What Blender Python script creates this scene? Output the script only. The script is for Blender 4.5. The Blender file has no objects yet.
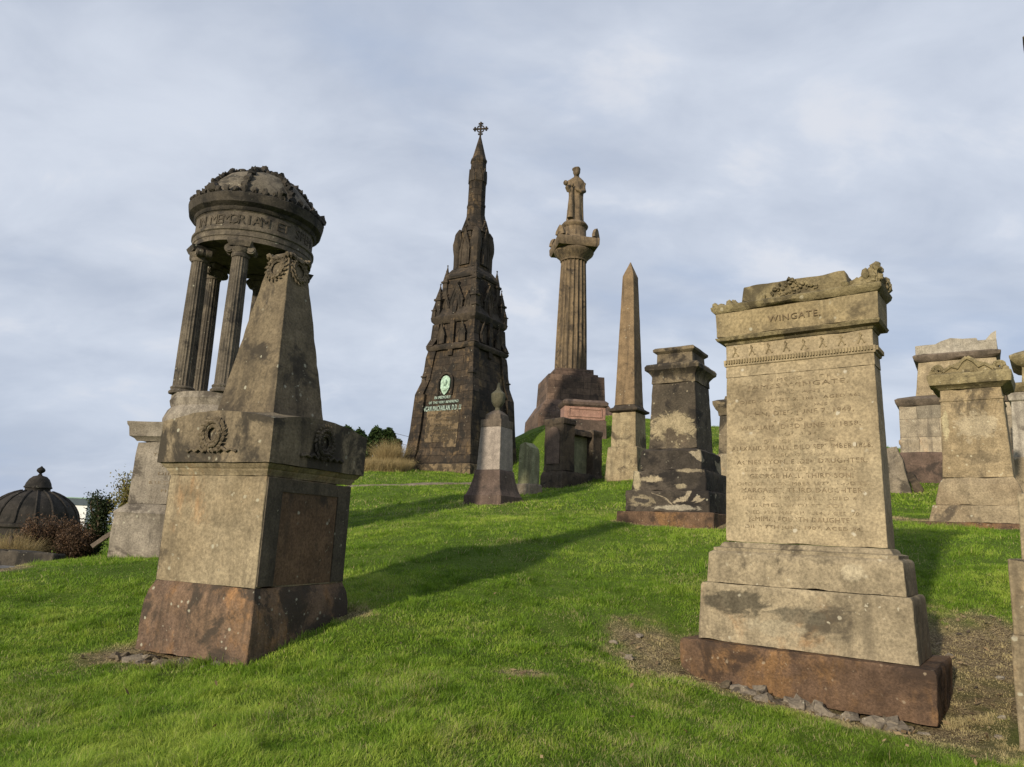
import bpy, bmesh, math, random
import numpy as np
from mathutils import Vector, Matrix, noise

random.seed(7); RNG = np.random.default_rng(11)
scene = bpy.context.scene
C = scene.collection
PI = math.pi
R = math.radians

# ------------------------------------------------------------------ helpers
def tag(o, label, cat, group=None):
    o['label'] = label; o['category'] = cat
    if group: o['group'] = group
    return o

def thing(name, label, cat, loc, rotz=0.0, group=None):
    o = bpy.data.objects.new(name, None); C.objects.link(o)
    o.empty_display_size = 0.2
    o.location = loc; o.rotation_euler = (0, 0, R(rotz))
    return tag(o, label, cat, group)

def fbm(p, oct=3):
    v = 0; a = 1; q = Vector(p)
    for i in range(oct):
        v += a * noise.noise(q); q = q * 2.03 + Vector((5.1, 2.7, 9.3)); a *= .5
    return v

class MB:
    """collects shapes; build() links them as one mesh object"""
    def __init__(s): s.v = []; s.f = []
    def add(s, vs, fs):
        o = len(s.v); s.v += [tuple(p) for p in vs]; s.f += [tuple(i + o for i in f) for f in fs]; return s
    def loft(s, levels, cham=.012, step=.12, cx=0, cy=0, rot=0, cap=True):
        """stack of rectangles: (z, half width, half depth)"""
        rings = []
        lv = [(l[0], l[1], l[2] if len(l) > 2 else l[1]) for l in levels]
        W = max(l[1] for l in lv); D = max(l[2] for l in lv)
        nx = max(1, int(2 * W / step)); ny = max(1, int(2 * D / step))
        fine = []
        for a, b in zip(lv[:-1], lv[1:]):
            d = math.dist(a, b); n = max(1, int(d / step))
            for k in range(n): fine.append(tuple(a[i] + (b[i] - a[i]) * k / n for i in range(3)))
        fine.append(lv[-1])
        cr, sr = math.cos(rot), math.sin(rot)
        for (z, w, d) in fine:
            cc = [min(cham * (.5 + 1.5 * max(0, noise.noise(Vector((z * 5.5 / max(step, .05) * .12, q * 9.1 + cx * 3, W * 17)))) ** 1.2), w * .3, d * .3) for q in range(4)]
            lin = lambda a, b, n: [a + (b - a) * i / n for i in range(n + 1)]
            pts = [(x, -d) for x in lin(-w + cc[0], w - cc[1], nx)] + [(w, y) for y in lin(-d + cc[1], d - cc[2], ny)]
            pts += [(x, d) for x in lin(w - cc[2], -w + cc[3], nx)] + [(-w, y) for y in lin(d - cc[3], -d + cc[0], ny)]
            rings.append([(cx + x * cr - y * sr, cy + x * sr + y * cr, z) for x, y in pts])
        if step < .3 and cap:
            for ring, sg, kk in ((rings[-1], -1, 0), (rings[0], 1, 5)):
                for q, (x, y, z) in enumerate(ring):
                    v_ = noise.noise(Vector((x * 3.1 + kk, y * 3.1 - kk, z * 2))) ; v2 = noise.noise(Vector((x * 9.7, y * 9.7 + kk, z * 2)))
                    ring[q] = (x * (1 - .012 * max(0, v_ - .15)), y * (1 - .012 * max(0, v_ - .15)), z + sg * (min(.03, step * .35) * max(0, v_ - .22) * 1.6 + .006 * max(0, v2 - .1)))
        n = len(rings[0]); vs = [p for r in rings for p in r]; fs = []
        for k in range(len(rings) - 1):
            for i in range(n):
                j = (i + 1) % n
                fs.append((k * n + i, k * n + j, (k + 1) * n + j, (k + 1) * n + i))
        if cap:
            fs.append(tuple(reversed(range(n)))); m = (len(rings) - 1) * n
            fs.append(tuple(m + i for i in range(n)))
        return s.add(vs, fs)
    def box(s, x0, x1, y0, y1, z0, z1, cham=.006, step=9):
        return s.loft([(z0, (x1 - x0) / 2, (y1 - y0) / 2), (z1, (x1 - x0) / 2, (y1 - y0) / 2)], cham, step, (x0 + x1) / 2, (y0 + y1) / 2)
    def lathe(s, prof, n=32, cx=0, cy=0, flute=0, depth=0, a0=0):
        m = len(prof); vs = []; fs = []
        for (r, z) in prof:
            for i in range(n):
                a = a0 + 2 * PI * i / n
                rr = r * (1 - depth * (abs(math.cos(flute * a / 2)) ** .6 if flute else 0)) if flute else r
                vs.append((cx + rr * math.cos(a), cy + rr * math.sin(a), z))
        for k in range(m - 1):
            for i in range(n):
                j = (i + 1) % n
                fs.append((k * n + i, k * n + j, (k + 1) * n + j, (k + 1) * n + i))
        fs.append(tuple(reversed(range(n)))); fs.append(tuple((m - 1) * n + i for i in range(n)))
        return s.add(vs, fs)
    def blob(s, c, r, sub=1, jit=.12):
        bm = bmesh.new(); bmesh.ops.create_icosphere(bm, subdivisions=sub, radius=1)
        rr = r if isinstance(r, (tuple, list)) else (r, r, r)
        k = random.random() * 50
        vs = []
        for v in bm.verts:
            d = 1 + jit * 2 * noise.noise(v.co * 1.7 + Vector((k, k, k)))
            vs.append((c[0] + v.co.x * rr[0] * d, c[1] + v.co.y * rr[1] * d, c[2] + v.co.z * rr[2] * d))
        fs = [tuple(v.index for v in f.verts) for f in bm.faces]
        bm.free(); return s.add(vs, fs)
    def tube(s, pts, r, n=8):
        pts = [Vector(p) for p in pts]; vs = []; fs = []
        for i, p in enumerate(pts):
            t = (pts[min(i + 1, len(pts) - 1)] - pts[max(i - 1, 0)]).normalized()
            u = t.cross(Vector((0.31, .17, .93)))
            if u.length < .05: u = t.cross(Vector((1, 0, 0)))
            u.normalize(); w = t.cross(u)
            rr = r[i] if isinstance(r, (list, tuple)) else r
            for k in range(n):
                a = 2 * PI * k / n; vs.append(p + u * rr * math.cos(a) + w * rr * math.sin(a))
        for i in range(len(pts) - 1):
            for k in range(n):
                j = (k + 1) % n; fs.append((i * n + k, i * n + j, (i + 1) * n + j, (i + 1) * n + k))
        fs.append(tuple(reversed(range(n)))); fs.append(tuple((len(pts) - 1) * n + k for k in range(n)))
        return s.add(vs, fs)
    def prism(s, outline, depth, mat):
        """outline in local (u,v), extruded by depth along local w; mat maps (u,v,w) to world"""
        n = len(outline)
        vs = [mat @ Vector((u, v, 0)) for u, v in outline] + [mat @ Vector((u, v, depth)) for u, v in outline]
        fs = [tuple(reversed(range(n))), tuple(range(n, 2 * n))]
        for i in range(n):
            j = (i + 1) % n; fs.append((i, j, n + j, n + i))
        return s.add(vs, fs)
    def build(s, name, mat, parent=None, amp=0.0, freq=6.0, chip=0.0, angle=35, seed=0, label=None):
        me = bpy.data.meshes.new(name)
        vs = s.v
        if amp or chip:
            off = Vector((seed * 3.7 + 1.3, seed * 1.9, seed * 2.3)); out = []
            for p in vs:
                q = Vector(p) * freq + off
                d = Vector((fbm(q), fbm(q + Vector((31, 7, 3))), fbm(q + Vector((4, 55, 17))))) * amp
                if chip:
                    c = noise.noise(Vector(p) * freq * .55 + off * 2)
                    if c > .25: d += Vector((-p[0] * .6, -p[1] * .6, 0)).normalized() * (-(-chip)) * (c - .25) if (p[0] or p[1]) else Vector()
                out.append((p[0] + d.x, p[1] + d.y, p[2] + d.z))
            vs = out
        me.from_pydata(vs, [], s.f); me.validate(); 
        bm = bmesh.new(); bm.from_mesh(me); bmesh.ops.recalc_face_normals(bm, faces=bm.faces); bm.to_mesh(me); bm.free()
        me.polygons.foreach_set('use_smooth', [True] * len(me.polygons))
        me.set_sharp_from_angle(angle=R(angle))
        me.materials.append(mat)
        o = bpy.data.objects.new(name, me); C.objects.link(o)
        if parent is not None: o.parent = parent
        if label: o['label'] = label
        return o

# face frames: local (u right, v up, w outwards) on a side of a square monument
def face_mat(side, dist, z, lean=0.0, shift=0.0):
    """side 0 front(-y) 1 right(+x) 2 back 3 left; lean = inward slope (tan)"""
    a = side * PI / 2
    rot = Matrix.Rotation(a, 4, 'Z')
    base = Matrix(((1, 0, 0, 0), (0, 0, -1, 0), (0, 1, 0, 0), (0, 0, 0, 1)))   # u->x, v->z, w->-y
    tilt = Matrix.Rotation(-math.atan(lean), 4, 'X')
    return rot @ Matrix.Translation((shift, -dist, z)) @ tilt @ base

def text_mesh(name, lines, mat, parent, M, depth=.004, label=None):
    """lines: list of (string, u centre, v baseline, cap height, width or None)"""
    allv = []; allf = []
    dg = None
    for (s, u, v, h, wmax) in lines:
        cu = bpy.data.curves.new('t', 'FONT'); cu.body = s; cu.size = h * 1.42; cu.align_x = 'CENTER'
        cu.extrude = depth / 2; cu.resolution_u = 2; cu.space_character = 1.12
        ob = bpy.data.objects.new('t', cu); C.objects.link(ob)
        dg = bpy.context.evaluated_depsgraph_get(); dg.update()
        me = ob.evaluated_get(dg).to_mesh()
        co = np.empty(len(me.vertices) * 3); me.vertices.foreach_get('co', co); co = co.reshape(-1, 3)
        if len(co):
            w = co[:, 0].max() - co[:, 0].min()
            sx = (wmax / w) if wmax else 1
            o = len(allv)
            for p in co: allv.append(M @ Vector((u + p[0] * sx, v + p[1], p[2] + depth / 2)))
            allf += [tuple(i + o for i in pl.vertices) for pl in me.polygons]
        ob.evaluated_get(dg).to_mesh_clear()
        bpy.data.objects.remove(ob); bpy.data.curves.remove(cu)
    me = bpy.data.meshes.new(name); me.from_pydata([tuple(p) for p in allv], [], allf); me.materials.append(mat)
    o = bpy.data.objects.new(name, me); C.objects.link(o); o.parent = parent
    if label: o['label'] = label
    return o

# ------------------------------------------------------------------ materials
def newmat(name):
    m = bpy.data.materials.new(name); m.use_nodes = True
    nt = m.node_tree; nt.nodes.clear()
    return m, nt
class N:
    def __init__(s, nt): s.nt = nt; s.L = nt.links
    def node(s, t, **k):
        n = s.nt.nodes.new(t)
        for a, b in k.items(): setattr(n, a, b)
        return n
    def set(s, n, key, val):
        if hasattr(val, 'is_output') or isinstance(val, bpy.types.NodeSocket): s.L.new(val, n.inputs[key])
        else: n.inputs[key].default_value = val
    def noise(s, vec, scale, detail=5, rough=.6, dist=0):
        n = s.node('ShaderNodeTexNoise'); s.set(n, 'Vector', vec)
        n.inputs['Scale'].default_value = scale; n.inputs['Detail'].default_value = detail
        n.inputs['Roughness'].default_value = rough; n.inputs['Distortion'].default_value = dist
        return n.outputs['Fac']
    def ramp(s, fac, a, b, smooth=True):
        n = s.node('ShaderNodeMapRange'); n.interpolation_type = 'SMOOTHSTEP' if smooth else 'LINEAR'
        s.set(n, 'Value', fac); n.inputs['From Min'].default_value = a; n.inputs['From Max'].default_value = b
        return n.outputs['Result']
    def math(s, op, a, b=0.0):
        n = s.node('ShaderNodeMath', operation=op); s.set(n, 0, a); s.set(n, 1, b); return n.outputs[0]
    def mix(s, fac, a, b, mode='MIX'):
        n = s.node('ShaderNodeMix', data_type='RGBA', blend_type=mode)
        s.set(n, 0, fac)
        for k, v in ((6, a), (7, b)):
            if isinstance(v, bpy.types.NodeSocket): s.L.new(v, n.inputs[k])
            else: n.inputs[k].default_value = (*v, 1) if len(v) == 3 else v
        return n.outputs[2]
    def vscale(s, vec, sc, off=(0, 0, 0)):
        n = s.node('ShaderNodeMapping'); s.set(n, 'Vector', vec)
        n.inputs['Scale'].default_value = sc; n.inputs['Location'].default_value = off
        return n.outputs['Vector']

_seed = [0]
def stone(name, base, alt, dark, crust=.35, streak=.4, lichen=.3, lich_col=(.45, .43, .33), scale=1.0, bump=.5,
          rust=None, rust_amt=0.0, masonry=None, rough=.9, tint=None, flake=None, flake_amt=0.0, crustscale=1.0, spots=()):
    _seed[0] += 1; sd = _seed[0] * 7.31
    K = .76
    base, alt, dark = [tuple(c * K for c in v) for v in (base, alt, dark)]
    lich_col = tuple(c * .85 for c in lich_col)
    if rust is not None: rust = tuple(c * K for c in rust)
    if flake is not None: flake = tuple(c * K for c in flake)
    m, nt = newmat(name); n = N(nt)
    tc = n.node('ShaderNodeTexCoord'); P = n.vscale(tc.outputs['Object'], (scale,) * 3, (sd, sd * .7, sd * 1.3))
    big = n.noise(P, 1.1, 6, .62); mid = n.noise(P, 5.0, 6, .65); fine = n.noise(P, 38, 4, .7)
    col = n.mix(n.ramp(big, .38, .62), base, alt)
    if rust is not None:
        rn = n.noise(n.vscale(P, (1, 1, .7), (3, 9, 1)), 1.6, 7, .7, .4)
        col = n.mix(n.math('MULTIPLY', n.ramp(rn, .62 - rust_amt * .4, .78 - rust_amt * .4), .85), col, rust)
    joint = None
    if masonry:
        rw, rh, js = masonry
        geo = tc.outputs['Normal']
        cr = n.node('ShaderNodeVectorMath', operation='CROSS_PRODUCT'); cr.inputs[0].default_value = (0, 0, 1); n.L.new(geo, cr.inputs[1])
        nrm = n.node('ShaderNodeVectorMath', operation='NORMALIZE'); n.L.new(cr.outputs[0], nrm.inputs[0])
        dt = n.node('ShaderNodeVectorMath', operation='DOT_PRODUCT'); n.L.new(nrm.outputs[0], dt.inputs[0]); n.L.new(tc.outputs['Object'], dt.inputs[1])
        sx = n.node('ShaderNodeSeparateXYZ'); n.L.new(tc.outputs['Object'], sx.inputs[0])
        cb = n.node('ShaderNodeCombineXYZ'); n.L.new(dt.outputs['Value'], cb.inputs[0]); n.L.new(sx.outputs[2], cb.inputs[1])
        br = n.node('ShaderNodeTexBrick'); n.L.new(cb.outputs[0], br.inputs['Vector'])
        br.inputs['Scale'].default_value = 1; br.inputs['Brick Width'].default_value = rw; br.inputs['Row Height'].default_value = rh
        br.inputs['Mortar Size'].default_value = js; br.inputs['Mortar Smooth'].default_value = .4; br.inputs['Bias'].default_value = 0
        br.inputs['Color1'].default_value = (.55, .55, .55, 1); br.inputs['Color2'].default_value = (1.3, 1.25, 1.15, 1); br.inputs['Mortar'].default_value = (.4, .38, .35, 1)
        col = n.mix(.85, col, br.outputs['Color'], 'MULTIPLY')
        joint = br.outputs['Fac']
    # grain
    g = n.node('ShaderNodeMapRange'); n.L.new(fine, g.inputs['Value']); g.inputs['From Min'].default_value = .3; g.inputs['From Max'].default_value = .7
    g.inputs['To Min'].default_value = .62; g.inputs['To Max'].default_value = 1.34
    g2 = n.node('ShaderNodeMapRange'); n.L.new(mid, g2.inputs['Value']); g2.inputs['From Min'].default_value = .3; g2.inputs['From Max'].default_value = .7
    g2.inputs['To Min'].default_value = .68; g2.inputs['To Max'].default_value = 1.28
    gg = n.math('MULTIPLY', g.outputs[0], g2.outputs[0])
    col = n.mix(1.0, col, n_rgb(n, gg), 'MULTIPLY')
    if streak:
        st = n.noise(n.vscale(P, (5.5, 5.5, .45)), 1.0, 6, .6)
        col = n.mix(n.math('MULTIPLY', n.ramp(st, .5, .68), streak), col, dark)
    if crust:
        cs = n.noise(n.vscale(P, (crustscale,) * 3, (11, 4, 8)), 1.5, 8, .66, .5)
        lo = .66 - crust * .36
        fc = n.ramp(cs, lo, lo + .10)
        col = n.mix(n.math('MULTIPLY', fc, .88), col, dark)
    if flake:
        fl = n.noise(n.vscale(P, (1, 1, 1.6), (2, 14, 5)), 1.35, 5, .55, .8)
        fcol = n.mix(1.0, flake, n_rgb(n, gg), 'MULTIPLY')
        lo = .68 - flake_amt * .36
        col = n.mix(n.ramp(fl, lo, lo + .025), col, fcol)
    for (cen, rad, scol, sa) in spots:
        mp = n.node('ShaderNodeMapping'); n.L.new(tc.outputs['Object'], mp.inputs['Vector'])
        mp.inputs['Scale'].default_value = tuple(1 / r for r in rad); mp.inputs['Location'].default_value = tuple(-c / r for c, r in zip(cen, rad))
        ln = n.node('ShaderNodeVectorMath', operation='LENGTH'); n.L.new(mp.outputs[0], ln.inputs[0])
        dd = n.math('ADD', ln.outputs['Value'], n.math('MULTIPLY', n.math('SUBTRACT', n.noise(n.vscale(P, (1, 1, 1.5)), 4.0, 8, .72, 1.0), .5), 2.4))
        f_ = n.math('SUBTRACT', 1.0, n.ramp(dd, .62, 1.0))
        col = n.mix(n.math('MULTIPLY', f_, sa), col, n.mix(1.0, tuple(c * K for c in scol), n_rgb(n, gg), 'MULTIPLY'))
    if lichen:
        lv = n.node('ShaderNodeTexVoronoi'); n.L.new(n.vscale(P, (1, 1, 1), (7, 3, 2)), lv.inputs['Vector']); lv.inputs['Scale'].default_value = 7.5
        pres = n.noise(P, 3.0, 3, .5)
        wob = n.math('MULTIPLY', n.noise(P, 30, 3, .6), .25)
        sp = n.math('SUBTRACT', 1.0, n.ramp(n.math('ADD', lv.outputs['Distance'], wob), .22, .30))
        lf = n.math('MULTIPLY', sp, n.ramp(pres, .60 - lichen * .22, .68 - lichen * .22))
        sp2 = n.ramp(n.noise(P, 22, 3, .5), .66, .72)
        lf2 = n.math('MULTIPLY', sp2, n.ramp(n.noise(P, 2.2, 3, .5), .5, .6))
        col = n.mix(n.math('MULTIPLY', n.math('MAXIMUM', lf, n.math('MULTIPLY', lf2, min(1, lichen * 2))), .7), col, lich_col)
    bs = n.node('ShaderNodeBsdfPrincipled'); n.L.new(col, bs.inputs['Base Color'])
    bs.inputs['Roughness'].default_value = rough
    bs.inputs['Specular IOR Level'].default_value = .2
    h = n.math('ADD', n.math('MULTIPLY', fine, .35), n.math('ADD', mid, n.math('MULTIPLY', n.noise(P, 14, 5, .7), .7)))
    if joint is not None: h = n.math('SUBTRACT', h, n.math('MULTIPLY', joint, .9))
    bp = n.node('ShaderNodeBump'); bp.inputs['Strength'].default_value = bump; bp.inputs['Distance'].default_value = .02
    n.L.new(h, bp.inputs['Height']); n.L.new(bp.outputs[0], bs.inputs['Normal'])
    out = n.node('ShaderNodeOutputMaterial'); n.L.new(bs.outputs[0], out.inputs[0])
    return m
def n_rgb(n, val):
    c = n.node('ShaderNodeCombineColor')
    for i in range(3): n.L.new(val, c.inputs[i])
    return c.outputs[0]

def plain(name, col, rough=.8, var=.25, scale=8, alpha_noise=None, transl=0.0, metallic=0):
    m, nt = newmat(name); n = N(nt)
    tc = n.node('ShaderNodeTexCoord')
    nz = n.noise(tc.outputs['Object'], scale, 5, .6)
    c2 = tuple(c * (1 - var) for c in col); c1 = tuple(min(1, c * (1 + var)) for c in col)
    cc = n.mix(n.ramp(nz, .3, .7), c2, c1)
    bs = n.node('ShaderNodeBsdfPrincipled'); n.L.new(cc, bs.inputs['Base Color']); bs.inputs['Roughness'].default_value = rough
    bs.inputs['Specular IOR Level'].default_value = .25; bs.inputs['Metallic'].default_value = metallic
    sh = bs.outputs[0]
    if transl:
        tr = n.node('ShaderNodeBsdfTranslucent'); n.L.new(cc, tr.inputs[0])
        mx = n.node('ShaderNodeMixShader'); mx.inputs[0].default_value = transl; n.L.new(sh, mx.inputs[1]); n.L.new(tr.outputs[0], mx.inputs[2]); sh = mx.outputs[0]
    if alpha_noise:
        a = n.ramp(n.noise(tc.outputs['Object'], alpha_noise[0], 4, .65), alpha_noise[1], alpha_noise[1] + .05)
        tp = n.node('ShaderNodeBsdfTransparent'); mx = n.node('ShaderNodeMixShader')
        n.L.new(a, mx.inputs[0]); n.L.new(tp.outputs[0], mx.inputs[1]); n.L.new(sh, mx.inputs[2]); sh = mx.outputs[0]
    out = n.node('ShaderNodeOutputMaterial'); n.L.new(sh, out.inputs[0])
    return m

DK = (.035, .030, .025)
S = {}
S['tan'] = stone('tan_sandstone', (.41, .335, .215), (.35, .28, .175), (.17, .13, .085), crust=.12, streak=.32, lichen=.45, lich_col=(.55, .51, .41), bump=.35, spots=[((-.46, -.17, 1.40), (.20, .3, .20), (.20, .155, .095), .55), ((-.62, -.17, 1.5), (.1, .3, .2), (.24, .19, .115), .5)])
S['tan_top'] = stone('tan_sandstone_weathered', (.36, .29, .17), (.30, .235, .13), (.10, .08, .05), crust=.28, streak=.45, lichen=.35, bump=.5)
S['tan_plinth'] = stone('grey_tan_sandstone', (.34, .28, .185), (.25, .205, .135), (.085, .07, .05), crust=.36, streak=.45, lichen=.5, lich_col=(.5, .46, .35), rust=(.33, .2, .10), rust_amt=.22, bump=.6, spots=[((-.58, -.38, -.56), (.34, .3, .13), (.09, .078, .055), .85), ((.02, -.38, -.63), (.27, .3, .09), (.12, .105, .075), .8), ((.46, -.32, -.22), (.12, .2, .085), (.42, .36, .25), .9), ((-.2, -.38, -.75), (.3, .3, .08), (.38, .33, .23), .6)])
S['tan_edge'] = stone('mossy_sandstone', (.32, .265, .145), (.23, .185, .10), (.085, .07, .042), crust=.34, streak=.4, lichen=.6, lich_col=(.5, .45, .32), bump=.9)
S['rust'] = stone('rusty_sandstone', (.175, .108, .066), (.12, .076, .05), (.055, .037, .027), crust=.42, streak=.3, lichen=.55, lich_col=(.33, .26, .18), rust=(.24, .135, .06), rust_amt=.38, bump=1.0, scale=1.4)
S['lt'] = stone('buff_sandstone', (.33, .27, .175), (.27, .215, .135), (.10, .08, .055), crust=.24, streak=.5, lichen=.35, rust=(.36, .23, .12), rust_amt=.25, bump=.4)
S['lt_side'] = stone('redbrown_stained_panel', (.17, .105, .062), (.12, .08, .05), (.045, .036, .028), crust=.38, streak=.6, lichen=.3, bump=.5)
S['lt_dark'] = stone('sooty_shaded_buff_sandstone', (.13, .105, .075), (.09, .075, .055), (.035, .03, .024), crust=.4, streak=.5, lichen=.3, bump=.5)  # soot plus the shade of the pyramid tomb's sides, put into the colour
S['lt_crown'] = stone('blackened_sandstone', (.25, .2, .13), (.15, .12, .08), (.04, .035, .028), crust=.5, streak=.5, lichen=.55, bump=.6)
S['lt_pyr'] = stone('brown_sandstone', (.20, .158, .10), (.135, .108, .072), (.05, .042, .032), crust=.36, streak=.6, lichen=.5, bump=.6)
S['lt_base'] = stone('redbrown_sandstone', (.23, .15, .095), (.15, .10, .07), (.055, .045, .035), crust=.46, streak=.6, lichen=.7, rust=(.33, .18, .08), rust_amt=.32, bump=.9, scale=1.3)
S['temple'] = stone('sooty_sandstone', (.165, .138, .102), (.115, .097, .075), (.038, .034, .03), crust=.38, streak=.5, lichen=.3, bump=.5)
S['temple_dark'] = stone('black_sandstone', (.085, .072, .055), (.058, .05, .04), (.024, .022, .019), crust=.5, streak=.4, lichen=.2, bump=.8)
S['dome_black'] = stone('black_dome_stone', (.05, .043, .036), (.036, .032, .028), (.018, .017, .015), crust=.4, streak=.4, lichen=.1, bump=.5)
S['temple_dome'] = stone('pale_dome_stone', (.185, .158, .118), (.13, .112, .083), (.045, .04, .032), crust=.45, streak=.7, lichen=.4, bump=.5)
S['temple_ped'] = stone('pale_grey_sandstone', (.31, .27, .215), (.245, .21, .165), (.085, .072, .058), crust=.32, streak=.65, lichen=.3, bump=.5)
S['tower'] = stone('sooty_masonry', (.088, .066, .046), (.054, .043, .034), (.024, .021, .018), crust=.46, streak=.6, lichen=.12, masonry=(.8, .36, .014), rust=(.21, .145, .078), rust_amt=.26, bump=.9)
S['tower_trim'] = stone('sooty_carved_stone', (.085, .066, .047), (.055, .044, .034), (.028, .024, .02), crust=.42, streak=.4, lichen=.1, bump=.8, rust=(.2, .14, .075), rust_amt=.15)
S['tower_panel'] = stone('tan_tablet_stone', (.23, .17, .10), (.15, .11, .065), (.05, .04, .028), crust=.58, streak=.3, lichen=.2, bump=.9, crustscale=2.2)
S['knox'] = stone('golden_brown_sandstone', (.225, .165, .10), (.16, .12, .078), (.06, .048, .037), crust=.30, streak=.8, lichen=.1, bump=.5)
S['knox_base'] = stone('purple_brown_masonry', (.185, .128, .098), (.145, .10, .078), (.06, .046, .038), crust=.28, streak=.5, lichen=.1, masonry=(.9, .4, .012), bump=.6)
S['obelisk'] = stone('orange_brown_sandstone', (.25, .175, .10), (.195, .138, .082), (.085, .062, .042), crust=.22, streak=.6, lichen=.25, bump=.5)
S['obelisk_die'] = stone('cream_mottled_sandstone', (.38, .31, .19), (.30, .235, .14), (.085, .065, .045), crust=.36, streak=.4, lichen=.4, bump=.5)
S['dt'] = stone('blackened_flaking_stone', (.085, .07, .054), (.055, .046, .037), (.024, .021, .019), crust=.4, streak=.3, lichen=.25, flake=(.34, .285, .2), flake_amt=.12, bump=.9, spots=[((-.35, -.75, 1.16), (.3, .3, .075), (.36, .30, .2), 1), ((.28, -.75, 1.02), (.12, .3, .06), (.33, .28, .19), 1), ((-.66, -.75, 1.15), (.10, .4, .25), (.40, .34, .22), .9), ((-.5, -.87, .72), (.32, .3, .12), (.30, .25, .165), .9), ((-.5, -.87, .72), (.2, .28, .07), (.07, .06, .05), 1), ((.2, -.87, .60), (.5, .3, .06), (.38, .34, .26), .85), ((.45, -.75, 1.33), (.3, .3, .05), (.3, .25, .17), .9)])
S['dt_shaft'] = stone('blackened_flaking_stone_with_pale_scar', (.115, .093, .066), (.075, .062, .046), (.027, .023, .02), crust=.34, streak=.3, lichen=.95, lich_col=(.36, .31, .21), bump=.9, spots=[((-.02, -.5, 2.22), (.52, .35, .40), (.37, .305, .19), .95), ((-.05, -.5, 2.05), (.17, .3, .24), (.10, .078, .055), .95), ((.22, -.5, 1.98), (.14, .3, .15), (.11, .085, .06), .9)])
S['dt_tan'] = stone('dark_tan_stone', (.24, .19, .12), (.12, .098, .07), (.03, .026, .022), crust=.5, streak=.4, lichen=.3, bump=.7)
S['ut_panel'] = stone('pale_pink_granite', (.37, .315, .265), (.33, .28, .235), (.19, .155, .13), crust=.05, streak=.4, lichen=.0, bump=.2, rough=.7)
S['ut_base'] = stone('dark_redbrown_granite', (.165, .118, .092), (.125, .09, .073), (.055, .043, .037), crust=.28, streak=.5, lichen=.15, bump=.4)
S['ut_cap'] = stone('greybrown_stone', (.19, .15, .115), (.15, .12, .09), (.06, .05, .04), crust=.25, streak=.4, lichen=.1, bump=.4)
S['urn'] = stone('olive_dark_stone', (.18, .165, .105), (.13, .12, .08), (.04, .037, .03), crust=.3, streak=.3, lichen=.1, bump=.4)
S['moss'] = stone('mossy_green_stone', (.34, .33, .20), (.26, .26, .145), (.09, .08, .05), crust=.25, streak=.5, lichen=.2, bump=.5)
S['rdk'] = stone('dark_brown_stone', (.12, .09, .062), (.085, .066, .048), (.03, .026, .022), crust=.4, streak=.5, lichen=.2, bump=.6, flake=(.24, .2, .13), flake_amt=.1)
S['pink'] = stone('pink_granite', (.40, .235, .175), (.35, .2, .15), (.18, .11, .085), crust=.1, streak=.35, lichen=.0, bump=.2, rough=.6)
S['rb'] = stone('flaked_tan_sandstone', (.37, .29, .175), (.28, .215, .125), (.10, .08, .055), crust=.34, streak=.4, lichen=.7, lich_col=(.52, .47, .33), bump=.9, spots=[((.05, -.53, 2.35), (.40, .3, .30), (.44, .37, .25), .8), ((.1, -.53, 1.75), (.4, .3, .16), (.17, .135, .085), .7), ((-.45, -.53, 2.4), (.07, .3, .35), (.5, .44, .27), .7)])
S['rb_low'] = stone('stepped_tan_sandstone', (.33, .265, .17), (.26, .2, .125), (.085, .068, .05), crust=.36, streak=.3, lichen=.4, bump=.7)
S['t2'] = stone('pale_grey_ashlar', (.40, .35, .265), (.33, .285, .215), (.10, .085, .07), crust=.22, streak=.55, lichen=.3, masonry=(1.1, .55, .01), rust=(.38, .22, .11), rust_amt=.1, bump=.4)
S['wall'] = stone('dark_red_boundary_stone', (.16, .11, .085), (.12, .085, .065), (.05, .04, .034), crust=.35, streak=.4, lichen=.2, bump=.7)
S['grey'] = stone('grey_rough_stone', (.27, .225, .165), (.17, .145, .115), (.065, .055, .045), crust=.35, streak=.2, lichen=.4, bump=1.0)
S['white_stone'] = stone('pale_slab_stone', (.42, .38, .31), (.36, .32, .25), (.14, .12, .10), crust=.2, streak=.5, lichen=.2, bump=.4)
S['letter'] = plain('engraved_shadowed_stone', (.165, .125, .077), .95, .35, 20, alpha_noise=(13, .43))
S['letter_solid'] = plain('engraved_family_name', (.15, .113, .068), .95, .3, 20, alpha_noise=(16, .34))
S['letter_solid'] = plain('engraved_family_name', (.13, .096, .056), .95, .3, 20, alpha_noise=(16, .30))
S['letter_soft'] = plain('worn_engraving', (.20, .157, .10), .95, .3, 20, alpha_noise=(11, .46))
S['letter_green'] = plain('verdigris_letters', (.38, .47, .40), .7, .25, 6, alpha_noise=(5, .30))
S['bronze'] = plain('verdigris_bronze', (.30, .42, .33), .6, .35, 9)
S['iron'] = plain('dark_iron', (.05, .05, .05), .6, .3, 5)

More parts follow.
